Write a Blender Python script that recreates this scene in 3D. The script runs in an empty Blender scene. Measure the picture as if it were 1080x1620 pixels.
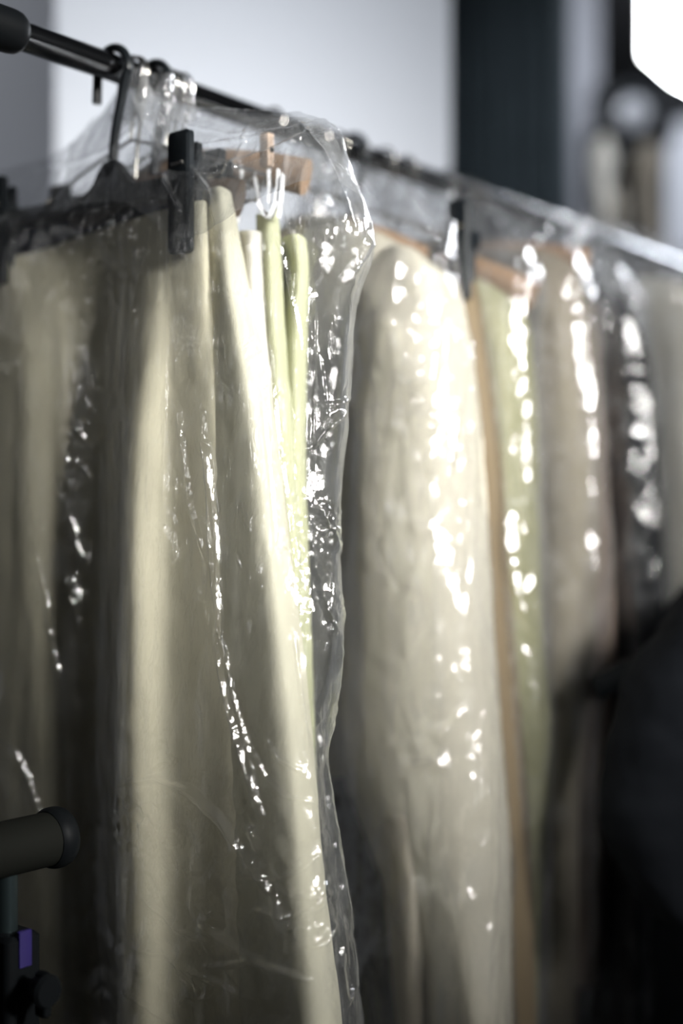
import bpy, math
import numpy as np
from mathutils import Vector

# ------------------------------------------------------------------ camera
FPX = 2150.0                      # focal length in pixels of the 1080x1620 frame
EYE = 1.25                        # camera height
sc = bpy.context.scene
C = sc.collection
cam_d = bpy.data.cameras.new('camera')
cam = bpy.data.objects.new('camera', cam_d)
C.objects.link(cam)
cam.location = (0, 0, EYE)
cam.rotation_euler = (math.pi / 2, 0, 0)
cam_d.sensor_fit = 'VERTICAL'
cam_d.sensor_height = 36.0
cam_d.sensor_width = 24.0
cam_d.lens = FPX / 1620 * 36.0
cam_d.clip_start = 0.02
cam_d.dof.use_dof = True
cam_d.dof.focus_distance = 1.09
cam_d.dof.aperture_fstop = 1.3
sc.camera = cam

# ------------------------------------------------------------------ view + render look
sc.view_settings.view_transform = 'Standard'
sc.view_settings.look = 'None'
sc.view_settings.gamma = 1.0
sc.view_settings.use_curve_mapping = False
sc.view_settings.exposure = 0.0
sc.cycles.use_denoising = True
sc.cycles.max_bounces = 24
sc.cycles.transparent_max_bounces = 40
sc.cycles.diffuse_bounces = 3
sc.cycles.glossy_bounces = 4
sc.cycles.transmission_bounces = 6
sc.cycles.sample_clamp_indirect = 4.0
sc.cycles.sample_clamp_direct = 80.0

w = bpy.data.worlds.new('world'); sc.world = w
w.use_nodes = True
w.node_tree.nodes['Background'].inputs[0].default_value = (0.5, 0.55, 0.65, 1)
w.node_tree.nodes['Background'].inputs[1].default_value = 0.05


# ------------------------------------------------------------------ lights
def aim(o, target):
    o.rotation_euler = (Vector(target) - o.location).to_track_quat('-Z', 'Y').to_euler()

def area(name, loc, target, size, size_y, power, col=(1, 1, 1), spread=180):
    d = bpy.data.lights.new(name, 'AREA'); d.shape = 'RECTANGLE'
    d.size = size; d.size_y = size_y; d.energy = power; d.color = col
    d.spread = math.radians(spread)
    o = bpy.data.objects.new(name, d); C.objects.link(o); o.location = loc; aim(o, target)
    return o

def bulb(name, loc, power, r=0.03, col=(1, 1, 1)):
    d = bpy.data.lights.new(name, 'POINT'); d.energy = power; d.shadow_soft_size = r; d.color = col
    o = bpy.data.objects.new(name, d); C.objects.link(o); o.location = loc
    return o

def spot(name, loc, target, power, angle, blend, r=0.05, col=(1, 1, 1)):
    d = bpy.data.lights.new(name, 'SPOT'); d.energy = power; d.shadow_soft_size = r; d.color = col
    d.spot_size = math.radians(angle); d.spot_blend = blend
    o = bpy.data.objects.new(name, d); C.objects.link(o); o.location = loc; aim(o, target)
    return o

area('key_softbox', (2.40, -0.50, 2.35), (-0.06, 1.12, 1.40), 0.4, 0.9, 5.4, (1, 0.985, 0.95), 28)
area('front_softbox', (1.10, -0.45, 2.05), (0.16, 1.32, 1.46), 0.35, 0.6, 4.6, (1, 0.985, 0.95), 27)
for k in range(5):
    spot('sparkle_light', (1.05 + 0.04 * (k % 2), 0.0, 1.35 + 0.2 * k), (0.12, 1.35, 1.56), 0.45, 44, 0.9, 0.022)  # small unseen lights added at right to make the film sparkle
for k in range(3):
    spot('left_fill', (-0.75 + 0.1 * k, -0.35 - 0.12 * k, 1.75 + 0.18 * k), (0.12, 1.20, 1.36), 3.4, 28, 0.9, 0.02)  # added fill from camera left, also sparkles on the front film
for k in range(3):
    spot('left_glint_fill', (-1.35, 0.85 - 0.12 * k, 1.75 + 0.2 * k), (0.05, 1.12, 1.30), 0.45, 44, 0.9, 0.02)  # added low-power lights so film creases glint from the left
area('partition_fill', (-0.2, 1.0, 2.75), (-0.12, 2.08, 1.80), 0.9, 0.2, 2.3, (0.93, 0.96, 1.0), 50)  # unseen fill added only to brighten the white partition
area('left_wall_fill', (-1.3, 2.0, 3.1), (-1.3, 3.0, 1.7), 0.8, 0.3, 6, (0.93, 0.96, 1.0), 100)  # unseen fill added to lift the grey wall at left
area('rear_fill', (1.3, 3.6, 3.0), (1.3, 4.6, 1.2), 0.9, 0.5, 26, (0.88, 0.92, 1.0))  # unseen fill added to brighten the pillars at the back
area('curtain_fill', (0.7, 2.3, 3.0), (0.7, 3.4, 1.7), 0.4, 0.3, 5, (0.88, 0.92, 1.0), 70)  # unseen fill added to lift the black drape
area('back_light', (1.5, 3.2, 2.35), (0.1, 1.4, 1.5), 0.35, 0.35, 3, (0.9, 0.94, 1.0), 60)

# ------------------------------------------------------------------ layout helpers
TH = math.radians(39.0)
D = np.array([math.sin(TH), math.cos(TH), 0.0])      # along the rail, away from the camera
P = np.array([math.cos(TH), -math.sin(TH), 0.0])     # across the rail, the side facing the viewer
R0 = np.array([-0.2757, 1.14, 0.0])
RAIL_Z = EYE + 0.402
RAIL_R = 0.0125
def RZ(t): return RAIL_Z - 0.013 * t       # the loaded rail runs a little downhill

Q = float(R0 @ D)

def hit(px, py, tau):
    """point on the upright plane across the rail at station tau"""
    u = (px - 540.0) / FPX
    y = (Q + tau) / (u * D[0] + D[1])
    return np.array([u * y, y, EYE + (810.0 - py) / FPX * y])

def at(px, py, y):
    return np.array([(px - 540.0) / FPX * y, y, EYE + (810.0 - py) / FPX * y])

def st(tau, s, z):
    p = R0 + D * tau + P * s
    return np.array([p[0], p[1], z])

def station(px):
    """rail station seen at image column px"""
    u = (px - 540.0) / FPX
    return (u * R0[1] - R0[0]) / (D[0] - u * D[1])

def proj(V):
    return np.stack([540 + FPX * V[..., 0] / V[..., 1], 810 - FPX * (V[..., 2] - EYE) / V[..., 1]], -1)

def across(px, tau):
    q = hit(px, 810, tau) - R0
    return float(q @ P)


# ------------------------------------------------------------------ noise
def _hash(i, j, k, seed):
    n = (i.astype(np.int64) * 374761393 + j.astype(np.int64) * 668265263 + k.astype(np.int64) * 2147483647 + seed * 974634777) & 0xffffffff
    n = ((n ^ (n >> 13)) * 1274126177) & 0xffffffff
    n = (n ^ (n >> 16)) & 0xffffffff
    return n / 4294967295.0

def vnoise(x, y, z, seed=0):
    i, j, k = np.floor(x), np.floor(y), np.floor(z)
    fx, fy, fz = x - i, y - j, z - k
    sx, sy, sz = [f * f * f * (f * (f * 6 - 15) + 10) for f in (fx, fy, fz)]
    def h(a, b, c): return _hash(i + a, j + b, k + c, seed)
    r = 0
    for a in (0, 1):
        for b in (0, 1):
            for c in (0, 1):
                r = r + h(a, b, c) * (sx if a else 1 - sx) * (sy if b else 1 - sy) * (sz if c else 1 - sz)
    return r * 2 - 1

def ridged(x, y, seed=0, octaves=3):
    r, amp, f = 0, 1.0, 1.0
    for o in range(octaves):
        n = 1 - np.abs(vnoise(x * f, y * f, x * 0 + o * 7.3, seed + o)) * 2.2
        r = r + amp * n * np.abs(n)
        amp *= 0.5; f *= 2.1
    return r

def worley(x, y, seed=0):
    """distance to facet borders: crumpled film"""
    i, j = np.floor(x), np.floor(y)
    d1 = np.full(x.shape, 9.0); d2 = np.full(x.shape, 9.0); c1 = np.zeros(x.shape)
    for a in (-1, 0, 1):
        for b in (-1, 0, 1):
            hx = _hash(i + a, j + b, i * 0, seed); hy = _hash(i + a, j + b, i * 0, seed + 5)
            gx = _hash(i + a, j + b, i * 0, seed + 9) * 2 - 1; gy = _hash(i + a, j + b, i * 0, seed + 11) * 2 - 1
            dx = x - (i + a + hx); dy = y - (j + b + hy)
            d = np.sqrt(dx * dx + dy * dy)
            v = gx * dx + gy * dy
            m = d < d1
            d2 = np.where(m, d1, np.minimum(d2, d))
            c1 = np.where(m, v, c1)
            d1 = np.where(m, d, d1)
    return c1 * np.clip((d2 - d1) * 3, 0, 1)

def cubic(x, Y, q):
    """non-uniform Catmull-Rom along axis 0"""
    x = np.asarray(x, float); n = len(x)
    m = np.zeros_like(Y)
    if n > 2:
        dx = np.diff(x)[:, None, None] if Y.ndim == 3 else np.diff(x)[:, None]
        sl = np.diff(Y, axis=0) / dx
        m[1:-1] = (sl[:-1] * dx[1:] + sl[1:] * dx[:-1]) / (dx[1:] + dx[:-1])
        m[0] = sl[0]; m[-1] = sl[-1]
    else:
        m[:] = (Y[1] - Y[0]) / (x[1] - x[0])
    k = np.clip(np.searchsorted(x, q, side='right') - 1, 0, n - 2)
    h = x[k + 1] - x[k]; t = (q - x[k]) / h
    sh = (-1,) + (1,) * (Y.ndim - 1)
    t = t.reshape(sh); h = h.reshape(sh)
    return ((2 * t**3 - 3 * t**2 + 1) * Y[k] + (t**3 - 2 * t**2 + t) * h * m[k]
            + (-2 * t**3 + 3 * t**2) * Y[k + 1] + (t**3 - t**2) * h * m[k + 1])

def grid_normals(G):
    du = np.gradient(G, axis=1); dv = np.gradient(G, axis=0)
    n = np.cross(dv, du)
    return n / np.maximum(np.linalg.norm(n, axis=2, keepdims=True), 1e-9)


# ------------------------------------------------------------------ object helpers
def link_mesh(name, verts, faces, material, parent=None, smooth=True):
    me = bpy.data.meshes.new(name)
    me.from_pydata([tuple(map(float, v)) for v in verts], [], [tuple(map(int, f)) for f in faces])
    me.update()
    if smooth:
        me.polygons.foreach_set('use_smooth', [True] * len(me.polygons))
    o = bpy.data.objects.new(name, me)
    C.objects.link(o)
    if material: me.materials.append(material)
    if parent:
        o.parent = parent
        o.matrix_parent_inverse = parent.matrix_world.inverted()
    return o

def tag(o, label=None, cat=None, group=None, kind=None):
    if label: o['label'] = label
    if cat: o['category'] = cat
    if group: o['group'] = group
    if kind: o['kind'] = kind
    return o

def thing(name, loc, label, cat, group=None):
    o = bpy.data.objects.new(name, None); C.objects.link(o)
    o.location = tuple(map(float, loc)); o.empty_display_size = 0.05
    bpy.context.view_layer.update()
    return tag(o, label, cat, group)

class MB:
    """collects shapes for one mesh"""
    def __init__(self): self.v, self.f = [], []
    def add(self, vs, fs):
        b = len(self.v); self.v += [tuple(map(float, p)) for p in vs]; self.f += [tuple(b + i for i in q) for q in fs]
        return self
    def tube(self, pts, r, n=12, flat=None, cap=True):
        """tube along pts; r a number or a list; flat=(a,b) scales the cross axes"""
        pts = [Vector(map(float, p)) for p in pts]
        rs = r if isinstance(r, (list, tuple)) else [r] * len(pts)
        fa, fb = flat or (1, 1)
        t0 = (pts[1] - pts[0]).normalized()
        ref = Vector(map(float, D)) if abs(t0.dot(Vector(map(float, D)))) < 0.9 else Vector((0, 0, 1))
        a = (ref - t0 * ref.dot(t0)).normalized()
        vs = []
        for i, p in enumerate(pts):
            t = (pts[min(i + 1, len(pts) - 1)] - pts[max(i - 1, 0)]).normalized()
            a = (a - t * a.dot(t)).normalized(); b = t.cross(a)
            for k in range(n):
                an = 2 * math.pi * k / n
                vs.append(p + a * math.cos(an) * rs[i] * fa + b * math.sin(an) * rs[i] * fb)
        fs = []
        for i in range(len(pts) - 1):
            for k in range(n):
                fs.append((i * n + k, i * n + (k + 1) % n, (i + 1) * n + (k + 1) % n, (i + 1) * n + k))
        if cap:
            fs.append(tuple(reversed(range(n)))); fs.append(tuple((len(pts) - 1) * n + k for k in range(n)))
        return self.add(vs, fs)
    def box(self, c, ax, size, bev=0.0):
        """box centred at c; ax three unit axes; size full lengths; bevelled by cutting the outline in axes 0/1"""
        c = Vector(map(float, c)); X, Y, Z = [Vector(map(float, a)) for a in ax]
        a, b, h = [s / 2 for s in size]
        if bev <= 0:
            o2 = [(-a, -b), (a, -b), (a, b), (-a, b)]
        else:
            o2 = []
            for (sx, sy, a0) in ((1, -1, -90), (1, 1, 0), (-1, 1, 90), (-1, -1, 180)):
                for q in range(5):
                    an = math.radians(a0 + 22.5 * q)
                    o2.append((sx * (a - bev) + bev * math.cos(an), sy * (b - bev) + bev * math.sin(an)))
        e = min(bev * 0.5, h * 0.4)
        rings = [(-h, 1), (h, 1)] if bev <= 0 else [(-h, -e), (-h + e, 0), (h - e, 0), (h, -e)]
        vs, n = [], len(o2)
        for (hz, ins) in rings:
            for (px, py) in o2:
                if bev > 0 and ins:
                    px -= math.copysign(e, px); py -= math.copysign(e, py)
                vs.append(c + X * px + Y * py + Z * hz)
        fs = [tuple(reversed(range(n))), tuple((len(rings) - 1) * n + k for k in range(n))]
        for i in range(len(rings) - 1):
            for k in range(n):
                fs.append((i * n + k, i * n + (k + 1) % n, (i + 1) * n + (k + 1) % n, (i + 1) * n + k))
        return self.add(vs, fs)
    def grid(self, G, close_u=False):
        nv, nu = G.shape[:2]
        fs = []
        for i in range(nv - 1):
            for k in range(nu - (0 if close_u else 1)):
                k2 = (k + 1) % nu
                fs.append((i * nu + k, i * nu + k2, (i + 1) * nu + k2, (i + 1) * nu + k))
        return self.add(G.reshape(-1, 3), fs)
    def build(self, name, material, parent=None, smooth=True, auto=40):
        o = link_mesh(name, self.v, self.f, material, parent, smooth)
        if smooth and auto:
            try: o.data.set_sharp_from_angle(angle=math.radians(auto))
            except Exception: pass
        return o

def fast_grid(name, G, material, parent=None, close_u=False):
    nv, nu = G.shape[:2]
    i, k = np.meshgrid(np.arange(nv - 1), np.arange(nu if close_u else nu - 1), indexing='ij')
    k2 = (k + 1) % nu
    F = np.stack([i * nu + k, i * nu + k2, (i + 1) * nu + k2, (i + 1) * nu + k], -1).reshape(-1, 4)
    me = bpy.data.meshes.new(name)
    me.vertices.add(nv * nu); me.vertices.foreach_set('co', G.reshape(-1).astype(np.float32))
    me.loops.add(F.size); me.loops.foreach_set('vertex_index', F.reshape(-1).astype(np.int32))
    me.polygons.add(len(F)); me.polygons.foreach_set('loop_start', (np.arange(len(F)) * 4).astype(np.int32))
    me.polygons.foreach_set('use_smooth', np.ones(len(F), bool))
    me.update(calc_edges=True); me.validate()
    o = bpy.data.objects.new(name, me); C.objects.link(o)
    me.materials.append(material)
    if parent:
        o.parent = parent; o.matrix_parent_inverse = parent.matrix_world.inverted()
    return o


# ------------------------------------------------------------------ materials
def newmat(name):
    m = bpy.data.materials.new(name); m.use_nodes = True
    nt = m.node_tree; nt.nodes.clear()
    out = nt.nodes.new('ShaderNodeOutputMaterial')
    return m, nt, out

def N(nt, t, **kw):
    n = nt.nodes.new(t)
    for k, v in kw.items():
        if k in n.inputs: n.inputs[k].default_value = v
        else: setattr(n, k, v)
    return n

def plain(name, col, rough=0.5, metal=0.0, noise=0.0, nscale=8, bump=0.0, bscale=300, spec=0.5, sheen=0.0):
    m, nt, out = newmat(name)
    b = N(nt, 'ShaderNodeBsdfPrincipled'); nt.links.new(b.outputs[0], out.inputs[0])
    b.inputs['Roughness'].default_value = rough; b.inputs['Metallic'].default_value = metal
    b.inputs['Specular IOR Level'].default_value = spec
    if sheen: b.inputs['Sheen Weight'].default_value = sheen
    tc = N(nt, 'ShaderNodeTexCoord')
    no = N(nt, 'ShaderNodeTexNoise'); no.inputs['Scale'].default_value = nscale; no.inputs['Detail'].default_value = 5
    nt.links.new(tc.outputs['Object'], no.inputs['Vector'])
    mx = N(nt, 'ShaderNodeMix', data_type='RGBA')
    mx.inputs[6].default_value = tuple(c * (1 - noise) for c in col) + (1,)
    mx.inputs[7].default_value = tuple(min(1, c * (1 + noise)) for c in col) + (1,)
    nt.links.new(no.outputs[0], mx.inputs[0]); nt.links.new(mx.outputs[2], b.inputs['Base Color'])
    if bump:
        n2 = N(nt, 'ShaderNodeTexNoise'); n2.inputs['Scale'].default_value = bscale
        nt.links.new(tc.outputs['Object'], n2.inputs['Vector'])
        bp = N(nt, 'ShaderNodeBump'); bp.inputs['Strength'].default_value = bump; bp.inputs['Distance'].default_value = 0.002
        nt.links.new(n2.outputs[0], bp.inputs['Height']); nt.links.new(bp.outputs[0], b.inputs['Normal'])
    return m

def cloth(name, col, weave=900, transl=0.18, rough=0.85, strength=0.25, sheen=0.1, spec=0.2):
    """woven fabric: diffuse + a little light through it, fine thread relief"""
    m, nt, out = newmat(name)
    tc = N(nt, 'ShaderNodeTexCoord')
    w1 = N(nt, 'ShaderNodeTexWave'); w1.bands_direction = 'Z'; w1.inputs['Scale'].default_value = weave
    w2 = N(nt, 'ShaderNodeTexWave'); w2.bands_direction = 'X'; w2.inputs['Scale'].default_value = weave
    no = N(nt, 'ShaderNodeTexNoise'); no.inputs['Scale'].default_value = 14; no.inputs['Detail'].default_value = 6
    for x in (w1, w2, no): nt.links.new(tc.outputs['Object'], x.inputs['Vector'])
    w1.inputs['Distortion'].default_value = 1.5; w2.inputs['Distortion'].default_value = 1.5
    ad = N(nt, 'ShaderNodeMath', operation='ADD'); nt.links.new(w1.outputs['Fac'], ad.inputs[0]); nt.links.new(w2.outputs['Fac'], ad.inputs[1])
    bp = N(nt, 'ShaderNodeBump'); bp.inputs['Strength'].default_value = strength; bp.inputs['Distance'].default_value = 0.0006
    nt.links.new(ad.outputs[0], bp.inputs['Height'])
    mx = N(nt, 'ShaderNodeMix', data_type='RGBA')
    mx.inputs[6].default_value = tuple(c * 0.93 for c in col) + (1,); mx.inputs[7].default_value = tuple(min(1, c * 1.06) for c in col) + (1,)
    nt.links.new(no.outputs[0], mx.inputs[0])
    b = N(nt, 'ShaderNodeBsdfPrincipled'); b.inputs['Roughness'].default_value = rough
    b.inputs['Specular IOR Level'].default_value = spec
    b.inputs['Sheen Weight'].default_value = sheen
    nt.links.new(mx.outputs[2], b.inputs['Base Color']); nt.links.new(bp.outputs[0], b.inputs['Normal'])
    tr = N(nt, 'ShaderNodeBsdfTranslucent'); nt.links.new(mx.outputs[2], tr.inputs['Color'])
    ms = N(nt, 'ShaderNodeMixShader'); ms.inputs[0].default_value = transl
    nt.links.new(b.outputs[0], ms.inputs[1]); nt.links.new(tr.outputs[0], ms.inputs[2]); nt.links.new(ms.outputs[0], out.inputs[0])
    return m

def film(name, haze=0.02, tint=(0.96, 0.965, 0.97), gloss=0.16, rough=0.15, bscale=60, bstr=0.6, edge=0.45, fine=300, streak=0.11):
    """thin clear plastic film"""
    m, nt, out = newmat(name)
    tc = N(nt, 'ShaderNodeTexCoord')
    mp = N(nt, 'ShaderNodeMapping'); mp.inputs['Scale'].default_value = (1, 1, 0.45)
    nt.links.new(tc.outputs['Object'], mp.inputs['Vector'])
    no = N(nt, 'ShaderNodeTexNoise'); no.inputs['Scale'].default_value = bscale; no.inputs['Detail'].default_value = 4
    no.inputs['Distortion'].default_value = 0.6
    vo = N(nt, 'ShaderNodeTexVoronoi', feature='DISTANCE_TO_EDGE'); vo.inputs['Scale'].default_value = bscale * 0.6
    nt.links.new(mp.outputs[0], no.inputs['Vector']); nt.links.new(mp.outputs[0], vo.inputs['Vector'])
    ad = N(nt, 'ShaderNodeMath', operation='ADD')
    mu = N(nt, 'ShaderNodeMath', operation='MULTIPLY'); mu.inputs[1].default_value = 0.5
    nt.links.new(vo.outputs[0], mu.inputs[0]); nt.links.new(no.outputs[0], ad.inputs[0]); nt.links.new(mu.outputs[0], ad.inputs[1])
    bp = N(nt, 'ShaderNodeBump'); bp.inputs['Strength'].default_value = bstr; bp.inputs['Distance'].default_value = 0.006
    nt.links.new(ad.outputs[0], bp.inputs['Height'])
    b0 = N(nt, 'ShaderNodeBump'); b0.inputs['Strength'].default_value = bstr * 0.5; b0.inputs['Distance'].default_value = 0.5 / fine
    nf = N(nt, 'ShaderNodeTexNoise'); nf.inputs['Scale'].default_value = fine; nf.inputs['Detail'].default_value = 3
    nt.links.new(mp.outputs[0], nf.inputs['Vector']); nt.links.new(nf.outputs[0], b0.inputs['Height'])
    nt.links.new(b0.outputs[0], bp.inputs['Normal'])
    tr = N(nt, 'ShaderNodeBsdfTransparent'); tr.inputs[0].default_value = tint + (1,)
    df = N(nt, 'ShaderNodeBsdfDiffuse'); df.inputs[0].default_value = (0.85, 0.87, 0.9, 1)
    tl = N(nt, 'ShaderNodeBsdfTranslucent'); tl.inputs[0].default_value = (0.85, 0.87, 0.9, 1)
    hz = N(nt, 'ShaderNodeMixShader'); hz.inputs[0].default_value = 0.5
    nt.links.new(df.outputs[0], hz.inputs[1]); nt.links.new(tl.outputs[0], hz.inputs[2])
    lw = N(nt, 'ShaderNodeLayerWeight'); lw.inputs['Blend'].default_value = 0.35
    nt.links.new(bp.outputs[0], lw.inputs['Normal'])
    pw = N(nt, 'ShaderNodeMath', operation='POWER'); pw.inputs[1].default_value = 2.0
    nt.links.new(lw.outputs['Facing'], pw.inputs[0])
    h2 = N(nt, 'ShaderNodeMath', operation='MULTIPLY_ADD'); h2.inputs[1].default_value = haze * 7; h2.inputs[2].default_value = haze
    nt.links.new(pw.outputs[0], h2.inputs[0])
    m3 = N(nt, 'ShaderNodeMapping'); m3.inputs['Scale'].default_value = (1, 1, 0.3)
    nt.links.new(tc.outputs['Object'], m3.inputs['Vector'])
    nh = N(nt, 'ShaderNodeTexNoise'); nh.inputs['Scale'].default_value = 28; nh.inputs['Detail'].default_value = 5; nh.inputs['Distortion'].default_value = 1.2
    nt.links.new(m3.outputs[0], nh.inputs['Vector'])
    rp = N(nt, 'ShaderNodeMapRange'); rp.inputs['From Min'].default_value = 0.5; rp.inputs['From Max'].default_value = 0.75; rp.inputs['To Min'].default_value = 0; rp.inputs['To Max'].default_value = streak
    nt.links.new(nh.outputs[0], rp.inputs[0])
    h3 = N(nt, 'ShaderNodeMath', operation='ADD'); nt.links.new(h2.outputs[0], h3.inputs[0]); nt.links.new(rp.outputs[0], h3.inputs[1]); h2 = h3
    m1 = N(nt, 'ShaderNodeMixShader'); nt.links.new(h2.outputs[0], m1.inputs[0])
    nt.links.new(tr.outputs[0], m1.inputs[1]); nt.links.new(hz.outputs[0], m1.inputs[2])
    gl = N(nt, 'ShaderNodeBsdfGlossy'); gl.inputs['Roughness'].default_value = rough; gl.inputs[0].default_value = (1, 1, 1, 1)
    nt.links.new(bp.outputs[0], gl.inputs['Normal'])
    g2 = N(nt, 'ShaderNodeMath', operation='MULTIPLY_ADD'); g2.inputs[1].default_value = edge; g2.inputs[2].default_value = gloss
    nt.links.new(pw.outputs[0], g2.inputs[0])
    m2 = N(nt, 'ShaderNodeMixShader'); nt.links.new(g2.outputs[0], m2.inputs[0])
    nt.links.new(m1.outputs[0], m2.inputs[1]); nt.links.new(gl.outputs[0], m2.inputs[2])
    nt.links.new(m2.outputs[0], out.inputs[0])
    return m

def emit(name, col, s):
    m, nt, out = newmat(name)
    e = N(nt, 'ShaderNodeEmission'); e.inputs[0].default_value = col + (1,); e.inputs[1].default_value = s
    nt.links.new(e.outputs[0], out.inputs[0]); return m

M = dict(
    chrome=plain('brushed_chrome', (0.17, 0.18, 0.195), 0.18, 1.0, 0.1, 30),
    steel=plain('steel_wire', (0.75, 0.72, 0.66), 0.2, 1.0, 0.1),
    black=plain('black_plastic', (0.008, 0.010, 0.012), 0.3, 0, 0.2, 20, spec=0.25),
    rubber=plain('matte_black_rubber', (0.005, 0.006, 0.007), 0.5, 0, 0.2, 20, spec=0.08),
    wood=plain('pale_wood', (0.24, 0.155, 0.095), 0.45, 0, 0.25, 12),
    darkwood=plain('dark_wood', (0.08, 0.05, 0.03), 0.45, 0, 0.25, 12),
    peg=plain('peg_wood', (0.50, 0.37, 0.28), 0.6, 0, 0.15, 30),
    white=plain('white_ribbon', (0.9, 0.9, 0.92), 0.4, 0, 0.02, 10),
    purple=plain('purple_plastic', (0.015, 0.008, 0.09), 0.5, 0, 0.1),
    wall_white=plain('white_painted_panel', (0.66, 0.685, 0.735), 0.8, 0, 0.015, 3, 0.1, 120),
    wall_grey=plain('grey_painted_wall', (0.34, 0.35, 0.38), 0.85, 0, 0.05, 3, 0.1, 120),
    wall_pale=plain('pale_wall', (0.62, 0.64, 0.68), 0.8, 0, 0.03, 3),
    wall_dark=plain('charcoal_wall', (0.06, 0.065, 0.07), 0.9, 0, 0.1, 3),
    dark=plain('black_drape', (0.035, 0.045, 0.050), 0.95, 0, 0.2, 10, spec=0.05),
    floor=plain('dark_floor', (0.05, 0.05, 0.05), 0.5, 0, 0.2, 5),
    ceiling=plain('grey_ceiling', (0.25, 0.25, 0.26), 0.9, 0, 0.05, 5),
    cream=cloth('cream_cotton', (0.66, 0.62, 0.47)),
    cream2=cloth('ivory_cotton', (0.76, 0.73, 0.58)),
    ivory=cloth('off_white_cotton', (0.70, 0.675, 0.60)),
    lime=cloth('pale_lime_cotton', (0.58, 0.59, 0.39)),
    lime2=cloth('soft_lime_silk', (0.58, 0.59, 0.38), rough=0.5),
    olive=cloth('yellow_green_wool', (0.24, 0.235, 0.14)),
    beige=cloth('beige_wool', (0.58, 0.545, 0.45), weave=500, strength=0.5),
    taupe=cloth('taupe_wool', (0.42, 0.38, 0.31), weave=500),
    shade_olive=cloth('shade_olive_wool', (0.06, 0.058, 0.045), weave=500, transl=0.03),  # dark tone stands in for shade below the jacket
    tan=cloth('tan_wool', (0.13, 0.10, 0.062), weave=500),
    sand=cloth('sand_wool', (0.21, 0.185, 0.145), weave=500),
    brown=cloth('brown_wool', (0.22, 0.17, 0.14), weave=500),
    navy=cloth('navy_lining', (0.02, 0.024, 0.045), transl=0.02, sheen=0.0, spec=0.1),
    blackcloth=cloth('black_cloth', (0.006, 0.007, 0.009), transl=0.0, sheen=0.0, spec=0.05),
    film=film('clear_film'),
    film_soft=film('clear_film_crinkled', haze=0.016, gloss=0.18, rough=0.17, bscale=40, bstr=0.9, fine=120),
    filmtop=film('clear_film_gathered', haze=0.07, streak=0.22, gloss=0.10, rough=0.14, bscale=70, bstr=0.5),
    lamp=emit('lamp_light', (0.93, 0.96, 1.0), 40),
)

# ================================================================== the room
def wallbox(name, x0, x1, y0, y1, z0, z1, mat, kind='structure', parent=None):
    b = MB().box(((x0 + x1) / 2, (y0 + y1) / 2, (z0 + z1) / 2), ((1, 0, 0), (0, 1, 0), (0, 0, 1)), (x1 - x0, y1 - y0, z1 - z0))
    o = b.build(name, mat, parent, smooth=False)
    if kind and not parent: tag(o, kind=kind)
    return o

wallbox('floor', -3, 4, -2, 7, -0.1, 0, M['floor'])
wallbox('ceiling', -3, 4, -2, 7, 3.2, 3.3, M['ceiling'])
wallbox('wall_left', -3.1, -3, -2, 7, 0, 3.2, M['wall_grey'])
wallbox('wall_right', 4, 4.1, -2, 7, 0, 3.2, M['wall_dark'])
wallbox('wall_front', -3, 4, -2.1, -2, 0, 3.2, M['wall_dark'])
wallbox('wall_back', -3, 4, 7, 7.1, 0, 3.2, M['wall_dark'])

# white partition close behind the rack: runs from image column 88 to 712
a, b = at(88, 0, 2.02), at(712, 0, 2.14)
dv = (b - a); dv[2] = 0; L = np.linalg.norm(dv); dv /= L; nv_ = np.array([-dv[1], dv[0], 0])
c = (a + b) / 2 + nv_ * 0.04
MB().box((c[0], c[1], 1.6), (dv, nv_, (0, 0, 1)), (L, 0.08, 3.2)).build('wall_partition', M['wall_white'], None, False)
tag(bpy.data.objects['wall_partition'], kind='structure')
# grey wall to the left, set back
wallbox('wall_left_return', -3, at(112, 0, 3.0)[0], 3.0, 3.1, 0, 3.2, M['wall_grey'])
# pillars at right
wallbox('wall_pillar', at(872, 0, 4.6)[0], at(948, 0, 4.6)[0], 4.6, 4.9, 0, 3.2, M['wall_grey'])
wallbox('wall_pillar_right', at(1048, 0, 4.8)[0], at(1300, 0, 4.8)[0], 4.8, 5.0, 0, EYE + (810 - 190) / FPX * 4.8, M['wall_pale'])

# black drape between partition and pillar
nu, nvv = 90, 8
G = np.zeros((nvv, nu, 3))
for k in range(nu):
    q = k / (nu - 1)
    x = at(640, 0, 3.4)[0] + q * (at(905, 0, 3.4)[0] - at(640, 0, 3.4)[0])
    G[:, k, 0] = x; G[:, k, 1] = 3.4 + 0.03 * math.sin(q * 40) + 0.012 * math.sin(q * 97)
    G[:, k, 2] = np.linspace(3.15, 0.02, nvv)
dr = fast_grid('curtain', G, M['dark'])
md = dr.modifiers.new('thickness', 'SOLIDIFY'); md.thickness = 0.006
tag(dr, 'black full-height curtain between the white partition and the grey pillar', 'curtain')

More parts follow.
